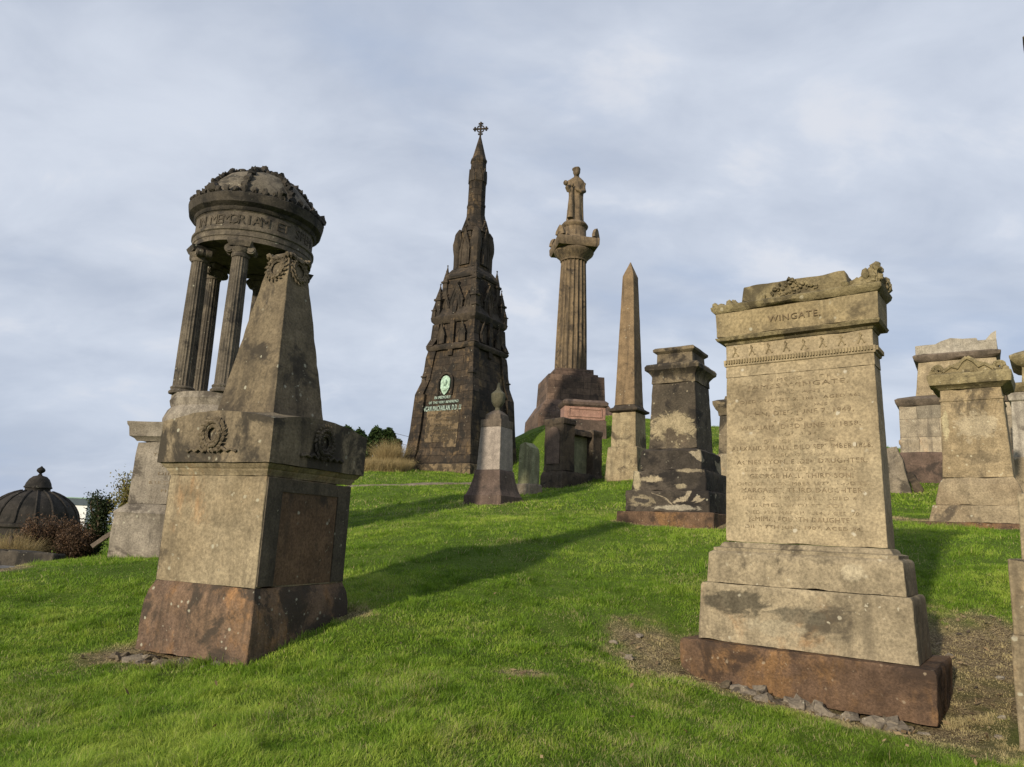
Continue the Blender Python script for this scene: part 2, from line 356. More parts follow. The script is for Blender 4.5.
# ------------------------------------------------------------------ terrain
CP = np.array([
 (0, -4, -1.72), (-4, -2, -1.75), (5, -3, -1.5), (0, 0, -1.58), (-3, 1, -1.62), (3, 1, -1.45), (-9, 0, -1.7), (9, 0, -1.2),
 (.1, 4.4, -1.30), (-2.77, 4.4, -1.43), (3, 4.4, -1.36), (.2, 6.3, -1.13), (-5, 6, -1.45),
 (-3.5, 7.25, -1.33), (-2.3, 6.65, -1.27), (-1.63, 7.94, -.84), (-1.85, 7.0, -1.07), (-4.3, 7.5, -1.36), (-3.3, 8.6, -1.1),
 (-6, 9, -1.09), (-7.6, 11.5, -.90), (-8.5, 14, -.95), (-6.5, 12.9, -.75), (-4.0, 12.5, -.45), (-5.4, 15.5, -.45), (-9.5, 16, -1.2), (-12, 18, -1.5), (-8, 17, -.75), (-9, 20, -.9),
 (1.75, 7.25, -1.27), (3.4, 5.95, -1.38), (4.05, 6.8, -1.22), (1.48, 8, -1.03), (2.4, 8, -.95), (4.2, 5.3, -1.35), (4.8, 6.2, -1.2), (6.4, 9.5, -.30), (5.99, 10.8, -.02), (1.72, 11, -.34),
 (8.5, 12, .36), (8, 13.2, .42), (9.3, 17, .90), (11, 20, 1.57), (14, 21, 2.2), (14, 14, .9), (12, 8, -.1),
 (3.6, 15, .36), (2.4, 14.7, .24), (4.6, 14.4, .38), (-1.07, 14, .10), (-3.2, 16, .08), (-.35, 19, .72), (-1.1, 18.6, .60), (-4.76, 22, .92), (-4.9, 25, 1.36), (-2.14, 27, 1.68),
 (4, 24, 1.97), (2.3, 25, 1.62), (1.16, 24.3, 1.42), (2.67, 25, 1.75), (.4, 22.5, 1.15), (6.4, 22, 1.8),
 (-5.7, 29, 2.1), (-4.7, 33, 2.5), (-2.2, 34, 2.56), (-.5, 31, 2.3), (-2.2, 31.5, 2.45), (.3, 35.5, 3.2), (1.02, 36, 4.65), (1.12, 40, 5.6), (3.7, 45, 6.7), (6, 45, 6.8), (3.2, 32, 4.2), (5, 32, 4.4), (8, 34, 5.0), (14, 34, 5.0), (8, 28, 3.2), (15, 27, 3.3),
 (-7.5, 33, 2.4), (-10, 33, 1.6), (-14, 33, .2), (-10, 25, .3), (-14, 25, -1.0), (-18, 20, -2.4), (-20, 30, -2.2), (-26, 42, -2.6), (-16, 12, -1.9), (-8, 42, 2.6), (-3, 44, 3.4), (-12, 48, 0.5), (4, 55, 7.0), (14, 50, 6.5), (22, 30, 3.6), (24, 15, 1.4), (20, 6, -.2),
], float)
def tps(r): 
    r = np.maximum(r, 1e-6); return r * r * np.log(r)
_n = len(CP)
_K = tps(np.linalg.norm(CP[:, None, :2] - CP[None, :, :2], axis=2)) + np.eye(_n) * 1.2
_P = np.c_[np.ones(_n), CP[:, :2]]
_A = np.zeros((_n + 3, _n + 3)); _A[:_n, :_n] = _K; _A[:_n, _n:] = _P; _A[_n:, :_n] = _P.T
_w = np.linalg.solve(_A, np.r_[CP[:, 2], np.zeros(3)])
def H0(x, y):
    x = np.asarray(x, float); y = np.asarray(y, float)
    sh = x.shape; x = x.ravel(); y = y.ravel(); out = np.empty(len(x))
    for i in range(0, len(x), 20000):
        X = x[i:i + 20000]; Y = y[i:i + 20000]
        # clamp far away points to keep the spline tame
        cxx = np.clip(X, -32, 28); cyy = np.clip(Y, -8, 60)
        r = np.sqrt((cxx[:, None] - CP[None, :, 0]) ** 2 + (cyy[:, None] - CP[None, :, 1]) ** 2)
        z = tps(r) @ _w[:_n] + _w[_n] + _w[_n + 1] * cxx + _w[_n + 2] * cyy
        d = np.maximum(np.hypot(X - 0, Y - 25) - 34, 0)
        t = np.clip(d / 110, 0, 1); t = t * t * (3 - 2 * t)
        out[i:i + 20000] = z * (1 - t) + (-22) * t
    return out.reshape(sh)
def vnoise(x, y, f, seed):
    """cheap smooth value noise"""
    rs = np.random.default_rng(seed); T = rs.random((64, 64))
    X = x * f; Y = y * f; xi = np.floor(X).astype(int); yi = np.floor(Y).astype(int)
    fx = X - xi; fy = Y - yi; fx = fx * fx * (3 - 2 * fx); fy = fy * fy * (3 - 2 * fy)
    g = lambda a, b: T[a % 64, b % 64]
    return (g(xi, yi) * (1 - fx) + g(xi + 1, yi) * fx) * (1 - fy) + (g(xi, yi + 1) * (1 - fx) + g(xi + 1, yi + 1) * fx) * fy
def rect_dist(x, y, cx, cy, th, hw, hd):
    c, s = math.cos(R(th)), math.sin(R(th)); dx, dy = x - cx, y - cy
    lx = np.abs(dx * c + dy * s) - hw; ly = np.abs(-dx * s + dy * c) - hd
    return np.hypot(np.maximum(lx, 0), np.maximum(ly, 0)) + np.minimum(np.maximum(lx, ly), 0)
def seg_dist(x, y, pts):
    d = np.full(np.shape(x), 1e9)
    for (x0, y0), (x1, y1) in zip(pts[:-1], pts[1:]):
        L2 = (x1 - x0) ** 2 + (y1 - y0) ** 2
        t = np.clip(((x - x0) * (x1 - x0) + (y - y0) * (y1 - y0)) / L2, 0, 1)
        d = np.minimum(d, np.hypot(x - x0 - t * (x1 - x0), y - y0 - t * (y1 - y0)))
    return d
def sm(a, b, v):
    t = np.clip((v - a) / (b - a), 0, 1); return t * t * (3 - 2 * t)
PATH1 = [(-8.2, 11.2), (-9.8, 13.6), (-11.5, 16.0), (-15, 19.5), (-22, 24)]
def dirt(x, y):
    """0 lush grass .. 1 bare trodden earth"""
    nz = vnoise(x, y, 1.7, 3) * .40 + vnoise(x, y, 4.7, 4) * .32 + vnoise(x, y, 12, 5) * .28 - .5
    m = np.zeros(np.shape(x))
    d = rect_dist(x, y, 2.878, 7.0, -37.1, 1.07, .52)
    side = sm(-.2, .9, (x - 2.9) * .8 - (y - 7.0) * .6)          # more wear on the right end
    m = np.maximum(m, 1 - sm(.0, .50 + .5 * side, d + nz * .8))
    m = np.maximum(m, (1 - sm(.55, 1.30, np.hypot((x - 4.75) / 1.0, (y - 6.9) / 1.75) + nz * 1.2)))
    m = np.maximum(m, (1 - sm(.3, 1.15, np.hypot((x - 1.55) / .66, (y - 7.65) / .90) + nz * 1.2)) * .95)
    d = rect_dist(x, y, -2.548, 7.6, -25.1, .71, .71)
    c, s_ = math.cos(R(-25.1)), math.sin(R(-25.1)); lx = (x + 2.548) * c + (y - 7.6) * s_; ly = -(x + 2.548) * s_ + (y - 7.6) * c
    msk = np.maximum(sm(.4, -.2, lx) * sm(.2, -.5, ly), sm(.3, .7, ly) * sm(.5, .8, lx))
    m = np.maximum(m, (1 - sm(.02, .40, d + nz * .55)) * msk)
    m = np.maximum(m, 1 - sm(.25, 1.1, np.hypot((x + 3.7) / .55, (y - 7.25) / .35) + nz * 1.1))
    m = np.maximum(m, (1 - sm(.3, 1.2, np.hypot((x - .21) / .26, (y - 6.3) / .18) + nz * 1.2)) * .75)
    m = np.maximum(m, (1 - sm(.3, 1.2, np.hypot((x - 8.4) / 1.1, (y - 14.6) / 1.0) + nz * 1.0)))
    for (cx, cy, th, h) in ((3.604, 15, -33.8, 1.0), (-.35, 19, -30, .57), (9.15, 14, -37, .95), (4, 24, -33, .6), (-5.43, 14, -8, 1.3)):
        m = np.maximum(m, 1 - sm(.02, .20, rect_dist(x, y, cx, cy, th, h, h) + nz * .3))
    d = seg_dist(x, y, [(-6.5, 23.6), (-4.4, 24.6), (-2.2, 26.0), (-.6, 27.2)])
    m = np.maximum(m, (1 - sm(.18, .55, d + nz * .6)) * .9)
    d = seg_dist(x, y, PATH1); m = np.maximum(m, 1 - sm(.7, 1.1, d + nz * .4))
    return np.clip(m, 0, 1)
def H(x, y):
    x = np.asarray(x, float); y = np.asarray(y, float)
    b = (vnoise(x, y, .55, 1) - .5) * .10 + (vnoise(x, y, 1.7, 2) - .5) * .045 + (vnoise(x, y, 5.5, 8) - .5) * .02
    near = 1 - sm(45, 70, np.hypot(x, y - 20))
    d = rect_dist(x, y, 2.878, 7.0, -37.1, 1.07, .52)
    hollow = -.05 * (1 - sm(.05, .5, d))
    return H0(x, y) + b * near + hollow * near
def hz(x, y): return float(H(np.array([x]), np.array([y]))[0])

def axis(lo, hi, step, far, k=1.28):
    a = list(np.arange(lo, hi + 1e-6, step)); s = step
    while a[-1] < far: s *= k; a.append(a[-1] + s)
    s = step
    while a[0] > -far: s *= k; a.insert(0, a[0] - s)
    return np.array(a)
gx = axis(-14, 20, .11, 1600); gy = axis(2, 46, .13, 1600)
GX, GY = np.meshgrid(gx, gy); GZ = H(GX, GY); GD = dirt(GX, GY)
GD[(np.hypot(GX, GY - 20) > 60)] = 0
nx_, ny_ = len(gx), len(gy)
me = bpy.data.meshes.new('ground')
co = np.stack([GX, GY, GZ], -1).reshape(-1, 3)
idx = np.arange(nx_ * ny_).reshape(ny_, nx_)
fa = np.stack([idx[:-1, :-1], idx[:-1, 1:], idx[1:, 1:], idx[1:, :-1]], -1).reshape(-1, 4)
def np_mesh(me, co, loops, starts, totals):
    me.vertices.add(len(co)); me.vertices.foreach_set('co', co.astype(np.float32).ravel())
    me.loops.add(len(loops)); me.loops.foreach_set('vertex_index', loops.astype(np.int32))
    me.polygons.add(len(starts)); me.polygons.foreach_set('loop_start', starts.astype(np.int32)); me.polygons.foreach_set('loop_total', totals.astype(np.int32))
    me.update(calc_edges=True)
np_mesh(me, co, fa.ravel(), np.arange(len(fa)) * 4, np.full(len(fa), 4))
me.polygons.foreach_set('use_smooth', np.ones(len(fa), bool))
at = me.attributes.new('wear', 'FLOAT', 'POINT'); at.data.foreach_set('value', GD.ravel().astype(np.float32))
ground = bpy.data.objects.new('ground', me); C.objects.link(ground); ground['kind'] = 'structure'

def ground_mat():
    m, nt = newmat('lawn_and_earth'); n = N(nt)
    tc = n.node('ShaderNodeTexCoord'); P = tc.outputs['Object']
    a = n.node('ShaderNodeAttribute', attribute_name='wear')
    g = n.mix(n.ramp(n.noise(P, .9, 5, .6), .35, .65), (.09, .145, .017), (.14, .20, .03))
    g = n.mix(n.ramp(n.noise(P, 60, 4, .7), .3, .7), (.05, .085, .010), g)
    e = n.mix(n.ramp(n.noise(P, 3.5, 7, .65), .35, .65), (.28, .215, .12), (.44, .345, .20))
    e = n.mix(n.ramp(n.noise(P, 45, 4, .7), .35, .7), (.07, .05, .03), e)
    e = n.mix(n.math('MULTIPLY', n.ramp(n.noise(P, 1.7, 4, .6), .5, .65), .6), e, (.10, .10, .035))
    col = n.mix(a.outputs['Fac'], g, e)
    bs = n.node('ShaderNodeBsdfPrincipled'); n.L.new(col, bs.inputs['Base Color']); bs.inputs['Roughness'].default_value = .95; bs.inputs['Specular IOR Level'].default_value = .1
    bp = n.node('ShaderNodeBump'); bp.inputs['Strength'].default_value = .9; bp.inputs['Distance'].default_value = .04
    n.L.new(n.math('ADD', n.noise(P, 50, 5, .7), n.noise(P, 12, 5, .7)), bp.inputs['Height']); n.L.new(bp.outputs[0], bs.inputs['Normal'])
    o = n.node('ShaderNodeOutputMaterial'); n.L.new(bs.outputs[0], o.inputs[0]); return m
ground.data.materials.append(ground_mat())

# ------------------------------------------------------------------ grass
FOOT = [(2.878, 7.0, -37.1, 1.07, .52), (-2.548, 7.6, -25.1, .70, .70), (-5.43, 14, -8, 1.3, 1.3), (3.604, 15, -33.8, .99, .99), (-.35, 19, -30.4, .57, .57), (9.15, 14, -37, .88, .88),
        (4, 24, -33.9, .58, .58), (-2.2, 34, -34, 2.0, 2.0), (4.75, 5.75, -37, .75, .75)]
def grass_mat(name, dark, mid, light, straw, transl=.3):
    m, nt = newmat(name); n = N(nt)
    a = n.node('ShaderNodeAttribute', attribute_name='shade'); d = n.node('ShaderNodeAttribute', attribute_name='dry')
    c = n.mix(n.ramp(a.outputs['Fac'], 0, .6, False), dark, mid)
    c = n.mix(n.ramp(a.outputs['Fac'], .55, 1.0, False), c, light)
    c = n.mix(d.outputs['Fac'], c, straw)
    bs = n.node('ShaderNodeBsdfPrincipled'); n.L.new(c, bs.inputs['Base Color']); bs.inputs['Roughness'].default_value = .6; bs.inputs['Specular IOR Level'].default_value = .25
    tr = n.node('ShaderNodeBsdfTranslucent'); n.L.new(c, tr.inputs[0])
    mx = n.node('ShaderNodeMixShader'); mx.inputs[0].default_value = transl; n.L.new(bs.outputs[0], mx.inputs[1]); n.L.new(tr.outputs[0], mx.inputs[2])
    o = n.node('ShaderNodeOutputMaterial'); n.L.new(mx.outputs[0], o.inputs[0]); return m
def blades(name, x, y, z, h, w, dry, shade, mat, bend=.5, segs=2, swirl=0.0):
    n = len(x); az = RNG.random(n) * 2 * PI; tl = RNG.random(n) ** .7 * bend; ta = RNG.random(n) * 2 * PI
    if swirl:
        fld = vnoise(x, y, 2.3, 71) * 9 + vnoise(x, y, 6.5, 72) * 5
        ta = np.where(RNG.random(n) < swirl, fld + RNG.normal(0, .7, n), ta)
    dx, dy = np.cos(az) * w / 2, np.sin(az) * w / 2
    lx, ly = np.cos(ta) * tl * h, np.sin(ta) * tl * h
    b = np.stack([x, y, z - .01], -1)
    side = np.stack([dx, dy, np.zeros(n)], -1)
    if segs == 2:
        mid = b + np.stack([lx * .35, ly * .35, h * .55], -1); tip = b + np.stack([lx, ly, h * (1 - .35 * tl)], -1)
        V = np.stack([b - side, b + side, mid + side * .8, mid - side * .8, tip], 1).reshape(-1, 3); k = 5
        o = np.arange(n)[:, None] * 5
        loops = np.concatenate([o + np.array([[0, 1, 2, 3]]), o + np.array([[3, 2, 4]])], 1).ravel()
        tot = np.tile([4, 3], n); st = np.concatenate([[0], np.cumsum(tot)[:-1]])
    else:
        tip = b + np.stack([lx, ly, h * (1 - .3 * tl)], -1)
        V = np.stack([b - side, b + side, tip], 1).reshape(-1, 3); k = 3
        loops = np.arange(n * 3); tot = np.full(n, 3); st = np.arange(n) * 3
    me = bpy.data.meshes.new(name); np_mesh(me, V, loops, st, tot)
    for nm, arr in (('dry', dry), ('shade', shade)):
        me.attributes.new(nm, 'FLOAT', 'POINT').data.foreach_set('value', np.repeat(arr, k).astype(np.float32))
    me.materials.append(mat)
    o = bpy.data.objects.new(name, me); C.objects.link(o); o['kind'] = 'stuff'
    return o
gm = grass_mat('lawn_grass', (.090, .170, .013), (.190, .315, .024), (.34, .43, .065), (.50, .41, .22), .40)
def lawn(name, y0, y1, dens, hh, ww, segs, margin=2.0):
    area = (y1 - y0) * (1.56 * y1 + 2 * margin); n = int(area * dens)
    y = y0 + (y1 - y0) * RNG.random(n); x = (RNG.random(n) * 2 - 1) * (.78 * y1 + margin)
    k = (np.abs(x) < .78 * y + margin); x, y = x[k], y[k]
    cl = vnoise(x, y, 5.0, 21) * .45 + vnoise(x, y, 12, 22) * .35 + vnoise(x, y, 27, 23) * .2
    d = dirt(x, y); keep = RNG.random(len(x)) < (.25 + 1.1 * cl) * (1 - .30 * sm(.35, .95, d))
    for (cx, cy, th, a, b) in FOOT: keep &= rect_dist(x, y, cx, cy, th, a, b) > 0.0
    keep &= seg_dist(x, y, PATH1) > .65
    keep &= seg_dist(x, y, PATH2) > .30 + .25 * (vnoise(x, y, 3, 51) - .5)
    x, y, d, cl = x[keep], y[keep], d[keep], cl[keep]
    z = H(x, y); m = len(x)
    big = vnoise(x, y, .55, 31) * .5 + vnoise(x, y, 1.6, 32) * .5
    tuft = sm(.60, .80, vnoise(x, y, 3.1, 33) * .6 + vnoise(x, y, 8.5, 34) * .4)
    h = hh * (.35 + .9 * RNG.random(m) ** 1.3) * (.5 + .8 * cl) * (.6 + .7 * big + 1.25 * tuft) * (1 - .5 * sm(.2, .9, d))
    mott = vnoise(x, y, 4.3, 61) * .5 + vnoise(x, y, 10, 62) * .5
    fr_d = np.full(m, 9.0)
    for (cx, cy, th, a, b) in FOOT: fr_d = np.minimum(fr_d, rect_dist(x, y, cx, cy, th, a, b))
    h = h * (1 + 1.3 * (1 - sm(.03, .16, fr_d)) * (1 - sm(.2, .6, d)) * RNG.random(m))
    shade = np.clip(.5 + 1.15 * (big - .5) + .8 * (mott - .5) + .55 * (RNG.random(m) - .5) + .3 * (cl - .5) - .12 * tuft, 0, 1)
    yel = sm(.52, .80, vnoise(x, y, .9, 41) * .6 + vnoise(x, y, 3.7, 42) * .4)
    dry = np.clip(sm(.12, .7, d + .3 * (RNG.random(m) - .5)) * .95 + (RNG.random(m) < .05 + .30 * yel) * (.35 + .5 * RNG.random(m)), 0, 1)
    w = ww * (.6 + .8 * RNG.random(m))
    return blades(name, x, y, z, h, w, dry, shade, gm, 1.3, segs, .7)
PATH2 = [(-8.5, 22.2), (-6.4, 23.6), (-4.4, 24.6), (-2.2, 26.2), (-.6, 27.6)]
lawn('lawn_grass', 3.3, 6.5, 19000, .054, .0034, 2)
lawn('lawn_grass', 6.5, 10, 10000, .054, .0052, 2)
lawn('lawn_grass', 10, 17, 2800, .060, .012, 1)
lawn('lawn_grass', 17, 38, 600, .075, .026, 1, 3)

def litter(n=5200):
    x = RNG.uniform(-4.6, 6.4, n); y = RNG.uniform(5, 10, n); d = dirt(x, y); k = d > .25 + .5 * RNG.random(n)
    for (cx, cy, th, a, b) in FOOT: k &= rect_dist(x, y, cx, cy, th, a, b) > .01
    x, y = x[k], y[k]; m = len(x); z = H(x, y) + .012 + .02 * RNG.random(m)
    a = RNG.random(m) * 2 * PI; L = .012 + .03 * RNG.random(m); W = L * (.15 + .5 * RNG.random(m) ** 2)
    u = np.stack([np.cos(a) * L, np.sin(a) * L, RNG.normal(0, .3, m) * L], -1); v = np.stack([-np.sin(a) * W, np.cos(a) * W, RNG.normal(0, .4, m) * W], -1); p = np.stack([x, y, z], -1)
    V = np.stack([p - u, p + v, p + u, p - v], 1).reshape(-1, 3)
    me = bpy.data.meshes.new('leaf_litter'); np_mesh(me, V, np.arange(m * 4), np.arange(m) * 4, np.full(m, 4))
    me.attributes.new('shade', 'FLOAT', 'POINT').data.foreach_set('value', np.repeat(RNG.random(m), 4).astype(np.float32))
    me.attributes.new('dry', 'FLOAT', 'POINT').data.foreach_set('value', np.zeros(m * 4, np.float32))
    me.materials.append(grass_mat('dead_leaves_and_straw', (.07, .045, .025), (.19, .13, .065), (.30, .22, .12), (.3, .2, .1), .1))
    o = bpy.data.objects.new('leaf_litter', me); C.objects.link(o); o['kind'] = 'stuff'
litter()
def fallen(n=170):
    for_y = 4.5 + 9 * RNG.random(n) ** 1.3; x = (RNG.random(n) * 2 - 1) * .8 * for_y; y = for_y; z = H(x, y) + .035 + .02 * RNG.random(n)
    a = RNG.random(n) * 2 * PI; L = .010 + .014 * RNG.random(n); W = L * .5
    u = np.stack([np.cos(a) * L, np.sin(a) * L, RNG.normal(0, .5, n) * L], -1); v = np.stack([-np.sin(a) * W, np.cos(a) * W, RNG.normal(0, .6, n) * W], -1); p = np.stack([x, y, z], -1)
    V = np.stack([p - u, p + v, p + u, p - v], 1).reshape(-1, 3); me = bpy.data.meshes.new('fallen_leaves'); np_mesh(me, V, np.arange(n * 4), np.arange(n) * 4, np.full(n, 4))
    me.materials.append(bpy.data.materials['dead_leaves_and_straw'])
    for nm, ar in (('shade', np.repeat(RNG.random(n), 4)), ('dry', np.zeros(n * 4))): me.attributes.new(nm, 'FLOAT', 'POINT').data.foreach_set('value', ar.astype(np.float32))
    o = bpy.data.objects.new('fallen_leaves', me); C.objects.link(o); o['kind'] = 'stuff'
fallen()
# ------------------------------------------------------------------ ornaments
def leaf(mb, c, d, nrm, l, w):
    """one carved leaf: a pointed, ridged lens"""
    d = d.normalized(); sd = d.cross(nrm).normalized(); vs = [c - d * l * .15]
    for f_, ww, hh in ((.25, .8, .5), (.55, 1.0, .7), (.85, .5, .5)):
        p = c + d * l * f_
        vs += [p - sd * w * ww, p + nrm * w * hh, p + sd * w * ww]
    vs.append(c + d * l * 1.1 - nrm * w * .1)
    fs = [(0, 2, 1), (0, 3, 2)]
    for k in (1, 4): fs += [(k, k + 1, k + 4, k + 3), (k + 1, k + 2, k + 5, k + 4)]
    fs += [(7, 8, 10), (8, 9, 10), (0, 1, 4, 7, 10, 9, 6, 3)]
    mb.add(vs, fs)
def wreath(mb, M, r, t, n=16, leafn=None):
    O = M @ Vector((0, 0, 0)); nr = ((M @ Vector((0, 0, 1))) - O).normalized()
    mb.tube([M @ Vector((r * math.cos(2 * PI * k / 24), r * 1.12 * math.sin(2 * PI * k / 24), t * .25)) for k in range(25)], t * .55, 8)
    for i in range(n):
        a = 2 * PI * i / n + .1
        tg = ((M @ Vector((-math.sin(a), math.cos(a) * 1.12, 0))) - O).normalized(); rd = ((M @ Vector((math.cos(a), math.sin(a), 0))) - O).normalized()
        for k, off in ((-1, -.5), (0, 0), (1, .5)):
            c = M @ Vector(((r + off * t * .9) * math.cos(a), (r + off * t * .9) * 1.12 * math.sin(a), t * (.75 - .3 * abs(k))))
            leaf(mb, c, tg + rd * (.75 * k + random.uniform(-.15, .15)) + nr * random.uniform(.0, .25), nr, t * random.uniform(1.0, 1.35), t * random.uniform(.34, .45))
        if i % 3 == 0: mb.blob(M @ Vector((r * math.cos(a + .15), r * 1.12 * math.sin(a + .15), t * .95)), t * .26, 1, .2)
    return mb
def ribbon(mb, M, pts, r):
    return mb.tube([M @ Vector(p) for p in pts], r, 6)
def rubble(center_line, n, group, label, zoff=0.0, size=(.05, .12), spread=.06):
    for i in range(n):
        t = (i + random.random() * .6) / n
        (x0, y0), (x1, y1) = center_line
        x = x0 + (x1 - x0) * t + (random.random() - .5) * spread; y = y0 + (y1 - y0) * t + (random.random() - .5) * spread
        s = size[0] + (size[1] - size[0]) * random.random()
        mb = MB(); mb.blob((0, 0, 0), (s, s * random.uniform(.6, .95), s * random.uniform(.4, .7)), 2, .45)
        o = mb.build('stone', S['grey'] if i % 3 else S['lt_pyr'], None, angle=18, amp=s * .10, freq=14, seed=i)
        o.location = (x, y, hz(x, y) + s * random.uniform(-.25, .2) + zoff); o.rotation_euler = (random.uniform(-.3, .3), random.uniform(-.3, .3), random.uniform(0, 6))
        tag(o, label, 'stone', group)

# ------------------------------------------------------------------ right tombstone
t = thing('tombstone', 'tall tan sandstone tombstone with long inscription and rusty base slab, broken block on its cornice', 'tombstone', (2.878, 7.0, 0), -37.1)
b = MB().loft([(-1.60, 1.02, .47), (-1.30, 1.055, .507), (-.955, 1.071, .523), (-.925, 1.055, .507)], .012, .05)
b.v = [(p[0], p[1], max(p[2], -1.335 + .15 * max(0, min(1, (-.55 - p[0]) / .5)) ** 2)) for p in b.v]
b.build('base_slab', S['rust'], t, amp=.011, freq=6, seed=1)
MB().loft([(-.922, .936, .387), (-.42, .913, .365), (-.396, .90, .352)], .010, .05).build('lower_plinth', S['tan_plinth'], t, amp=.0035, freq=7, seed=2)
MB().loft([(-.393, .868, .318), (-.12, .855, .306), (-.105, .845, .296), (-.09, .818, .269), (-.06, .818, .269), (-.05, .77, .225), (-.02, .755, .21), (-.003, .735, .187)], .008, .05).build('upper_plinth', S['tan_plinth'], t, amp=.003, freq=7, seed=3)
SH = [(0.0, .724, .176), (1.66, .700, .147)]
MB().loft(SH, .008, .05).build('shaft', S['tan'], t, amp=.0025, freq=5, seed=4)
MB().loft([(1.663, .705, .15), (1.775, .702, .148), (1.78, .715, .16), (1.795, .72, .165), (1.80, .72, .165), (1.845, .722, .167), (1.85, .70, .145), (2.005, .70, .145)], .006, .05).build('frieze', S['tan'], t, amp=.002, freq=5, seed=5)
d = MB()
nd = 52
for i in range(nd):
    x = -.69 + 1.38 * i / (nd - 1); d.box(x - .008, x + .008, -.186, -.165, 1.802, 1.842, .002)
d.build('dentils', S['tan_top'], t); d = MB()
for i in range(11):
    y = -.14 + .28 * i / 10
    d.box(.721, .741, y - .008, y + .008, 1.802, 1.842, .002)
d.build('dentils', S['tan_top'], t)
for i in range(8):
    d = MB(); u = -.60 + 1.2 * i / 7; M = face_mat(0, .146, 1.93, 0)
    d.tube([M @ Vector((u + a, v, .003)) for a, v in ((-.012, .055), (.006, .03), (-.004, 0), (-.022, -.03), (-.03, -.05))], .007, 6)
    d.tube([M @ Vector((u + a, v, .003)) for a, v in ((-.002, .0), (.014, -.02), (.026, -.05), (.036, -.04))], .006, 6)
    d.tube([M @ Vector((u + a, v, .002)) for a, v in ((-.002, .002), (-.012, .02), (-.016, .05))], .004, 6)
    d.build('frieze_ornament', S['tan_top'], t)
MB().loft([(2.008, .705, .155), (2.03, .72, .17), (2.045, .77, .22), (2.075, .785, .235), (2.085, .775, .228)], .006, .09).build('cornice', S['tan_edge'], t, amp=.004, freq=6, seed=6)
MB().loft([(2.088, .77, .224), (2.34, .777, .230)], .008, .05).build('attic', S['tan_top'], t, amp=.003, freq=5, seed=7)
MB().loft([(2.343, .78, .234), (2.375, .815, .265), (2.41, .825, .275), (2.43, .80, .25)], .012, .07).build('top_moulding', S['tan_edge'], t, amp=.010, freq=9, seed=8)
b = MB().loft([(2.433, .515, .185), (2.60, .495, .18), (2.61, .49, .178)], .012, .05)
b.build('broken_block', S['tan_edge'], t, amp=.009, freq=6, seed=9)
d = MB()
for i in range(60):
    u = random.gauss(-.05, .19); d.blob((u, -.186 - random.random() * .02, 2.435 + random.random() * .17 * math.exp(-(u / .22) ** 2) + .01), .011 + .014 * random.random(), 1, .4)
d.build('carved_cresting', S['tan_edge'], t)
def acroterion(mb, x, y, hgt, sx, sy):
    """corner ear: rises to the outer corner, carved with leaf lumps"""
    for i in range(60):
        q = random.random(); w = .05 + .26 * q
        px = x - sx * w * random.random(); py = y - sy * .18 * random.random()
        top = hgt * max(.1, 1 - abs(px - x) / .30) ** 1.3
        mb.blob((px, py, 2.435 + top * random.random() * .95), .028 + .018 * random.random(), 1, .35)
    M = Matrix.Translation((x, y, 2.43)) @ Matrix(((-sx, 0, 0, 0), (0, 0, -sy, 0), (0, 1, 0, 0), (0, 0, 0, 1)))
    mb.prism([(.01, 0), (.24, 0), (.17, hgt * .3), (.08, hgt * .65), (.03, hgt * .9), (.01, hgt * .85)], .12, M)
a1 = MB(); acroterion(a1, .80, -.25, .20, 1, -1); a1.build('acroterion', S['tan_edge'], t, amp=.008, freq=14)
a1 = MB(); acroterion(a1, .80, .25, .17, 1, 1); a1.build('acroterion', S['tan_edge'], t, amp=.008, freq=14)
d = MB()
for i in range(12): d.blob((-.78 + .20 * random.random(), -.24 + .1 * random.random(), 2.435 + .02 * random.random()), .02 + .02 * random.random(), 1, .35)
d.build('broken_acroterion', S['tan_edge'], t)
text_mesh('lettering', [('WINGATE.', 0.02, 0, .062, .50)], S['letter_solid'], t, face_mat(0, .2275, 2.18), .012)
lean = (.176 - .147) / 1.66
rows = ['IN MEMORY OF', 'JAMES WINGATE,', 'MERCHANT,', 'DIED AUGUST 2, 1851, AGED 66,', 'AND HIS SONS', 'JOHN, DIED JUNE 7, 1849,', 'AGED 30.', 'WILLIAM, DIED JUNE 1, 1858,', 'AGED 34.', 'DAUGHTERS AND', 'ALEXANDER HALL, DIED SEPTEMBER 1866,', 'AGED 27 YEARS.',
        'AGNES LYON, ELDER DAUGHTER,', 'DIED 11TH AUGUST 1871, AGED 57,', 'GEORGE HALL, THIRD SON,', 'DIED 8TH NOVEMBER 1877, AGED 52,', 'MARGARET, THIRD DAUGHTER,', 'DIED 24TH MAY 1881, AGED 67,', 'JAMES, ELDEST SON,', 'DIED 9TH MARCH 1884, AGED 70,', 'JEMIMA, FOURTH DAUGHTER,', 'DIED 7TH JUNE 1907, AGED 84.']
wid = [.62, .95, .5, 1.12, .55, 1.02, .45, 1.12, .4, .66, 1.30, .55, 1.20, 1.05, .95, 1.20, 1.12, 1.10, .9, 1.05, .98, 1.06]
big = {1, 5, 7, 10, 12, 14, 16, 20}
def rowspec(ids): return [(rows[i], 0, 1.585 - i * (1.585 - .14) / 21, .044 if i in big else .031, wid[i]) for i in ids]
text_mesh('inscription', rowspec([i for i in range(22) if i in big or i in (3, 21)]), S['letter'], t, face_mat(0, .1772, 0, lean), .0035)
text_mesh('inscription', rowspec([i for i in range(22) if not (i in big or i in (3, 21))]), S['letter_soft'], t, face_mat(0, .1772, 0, lean), .0035)
c37, s37 = math.cos(R(-37.1)), math.sin(R(-37.1))
def rt_pt(lx, ly): return (2.878 + lx * c37 - ly * s37, 7.0 + lx * s37 + ly * c37)
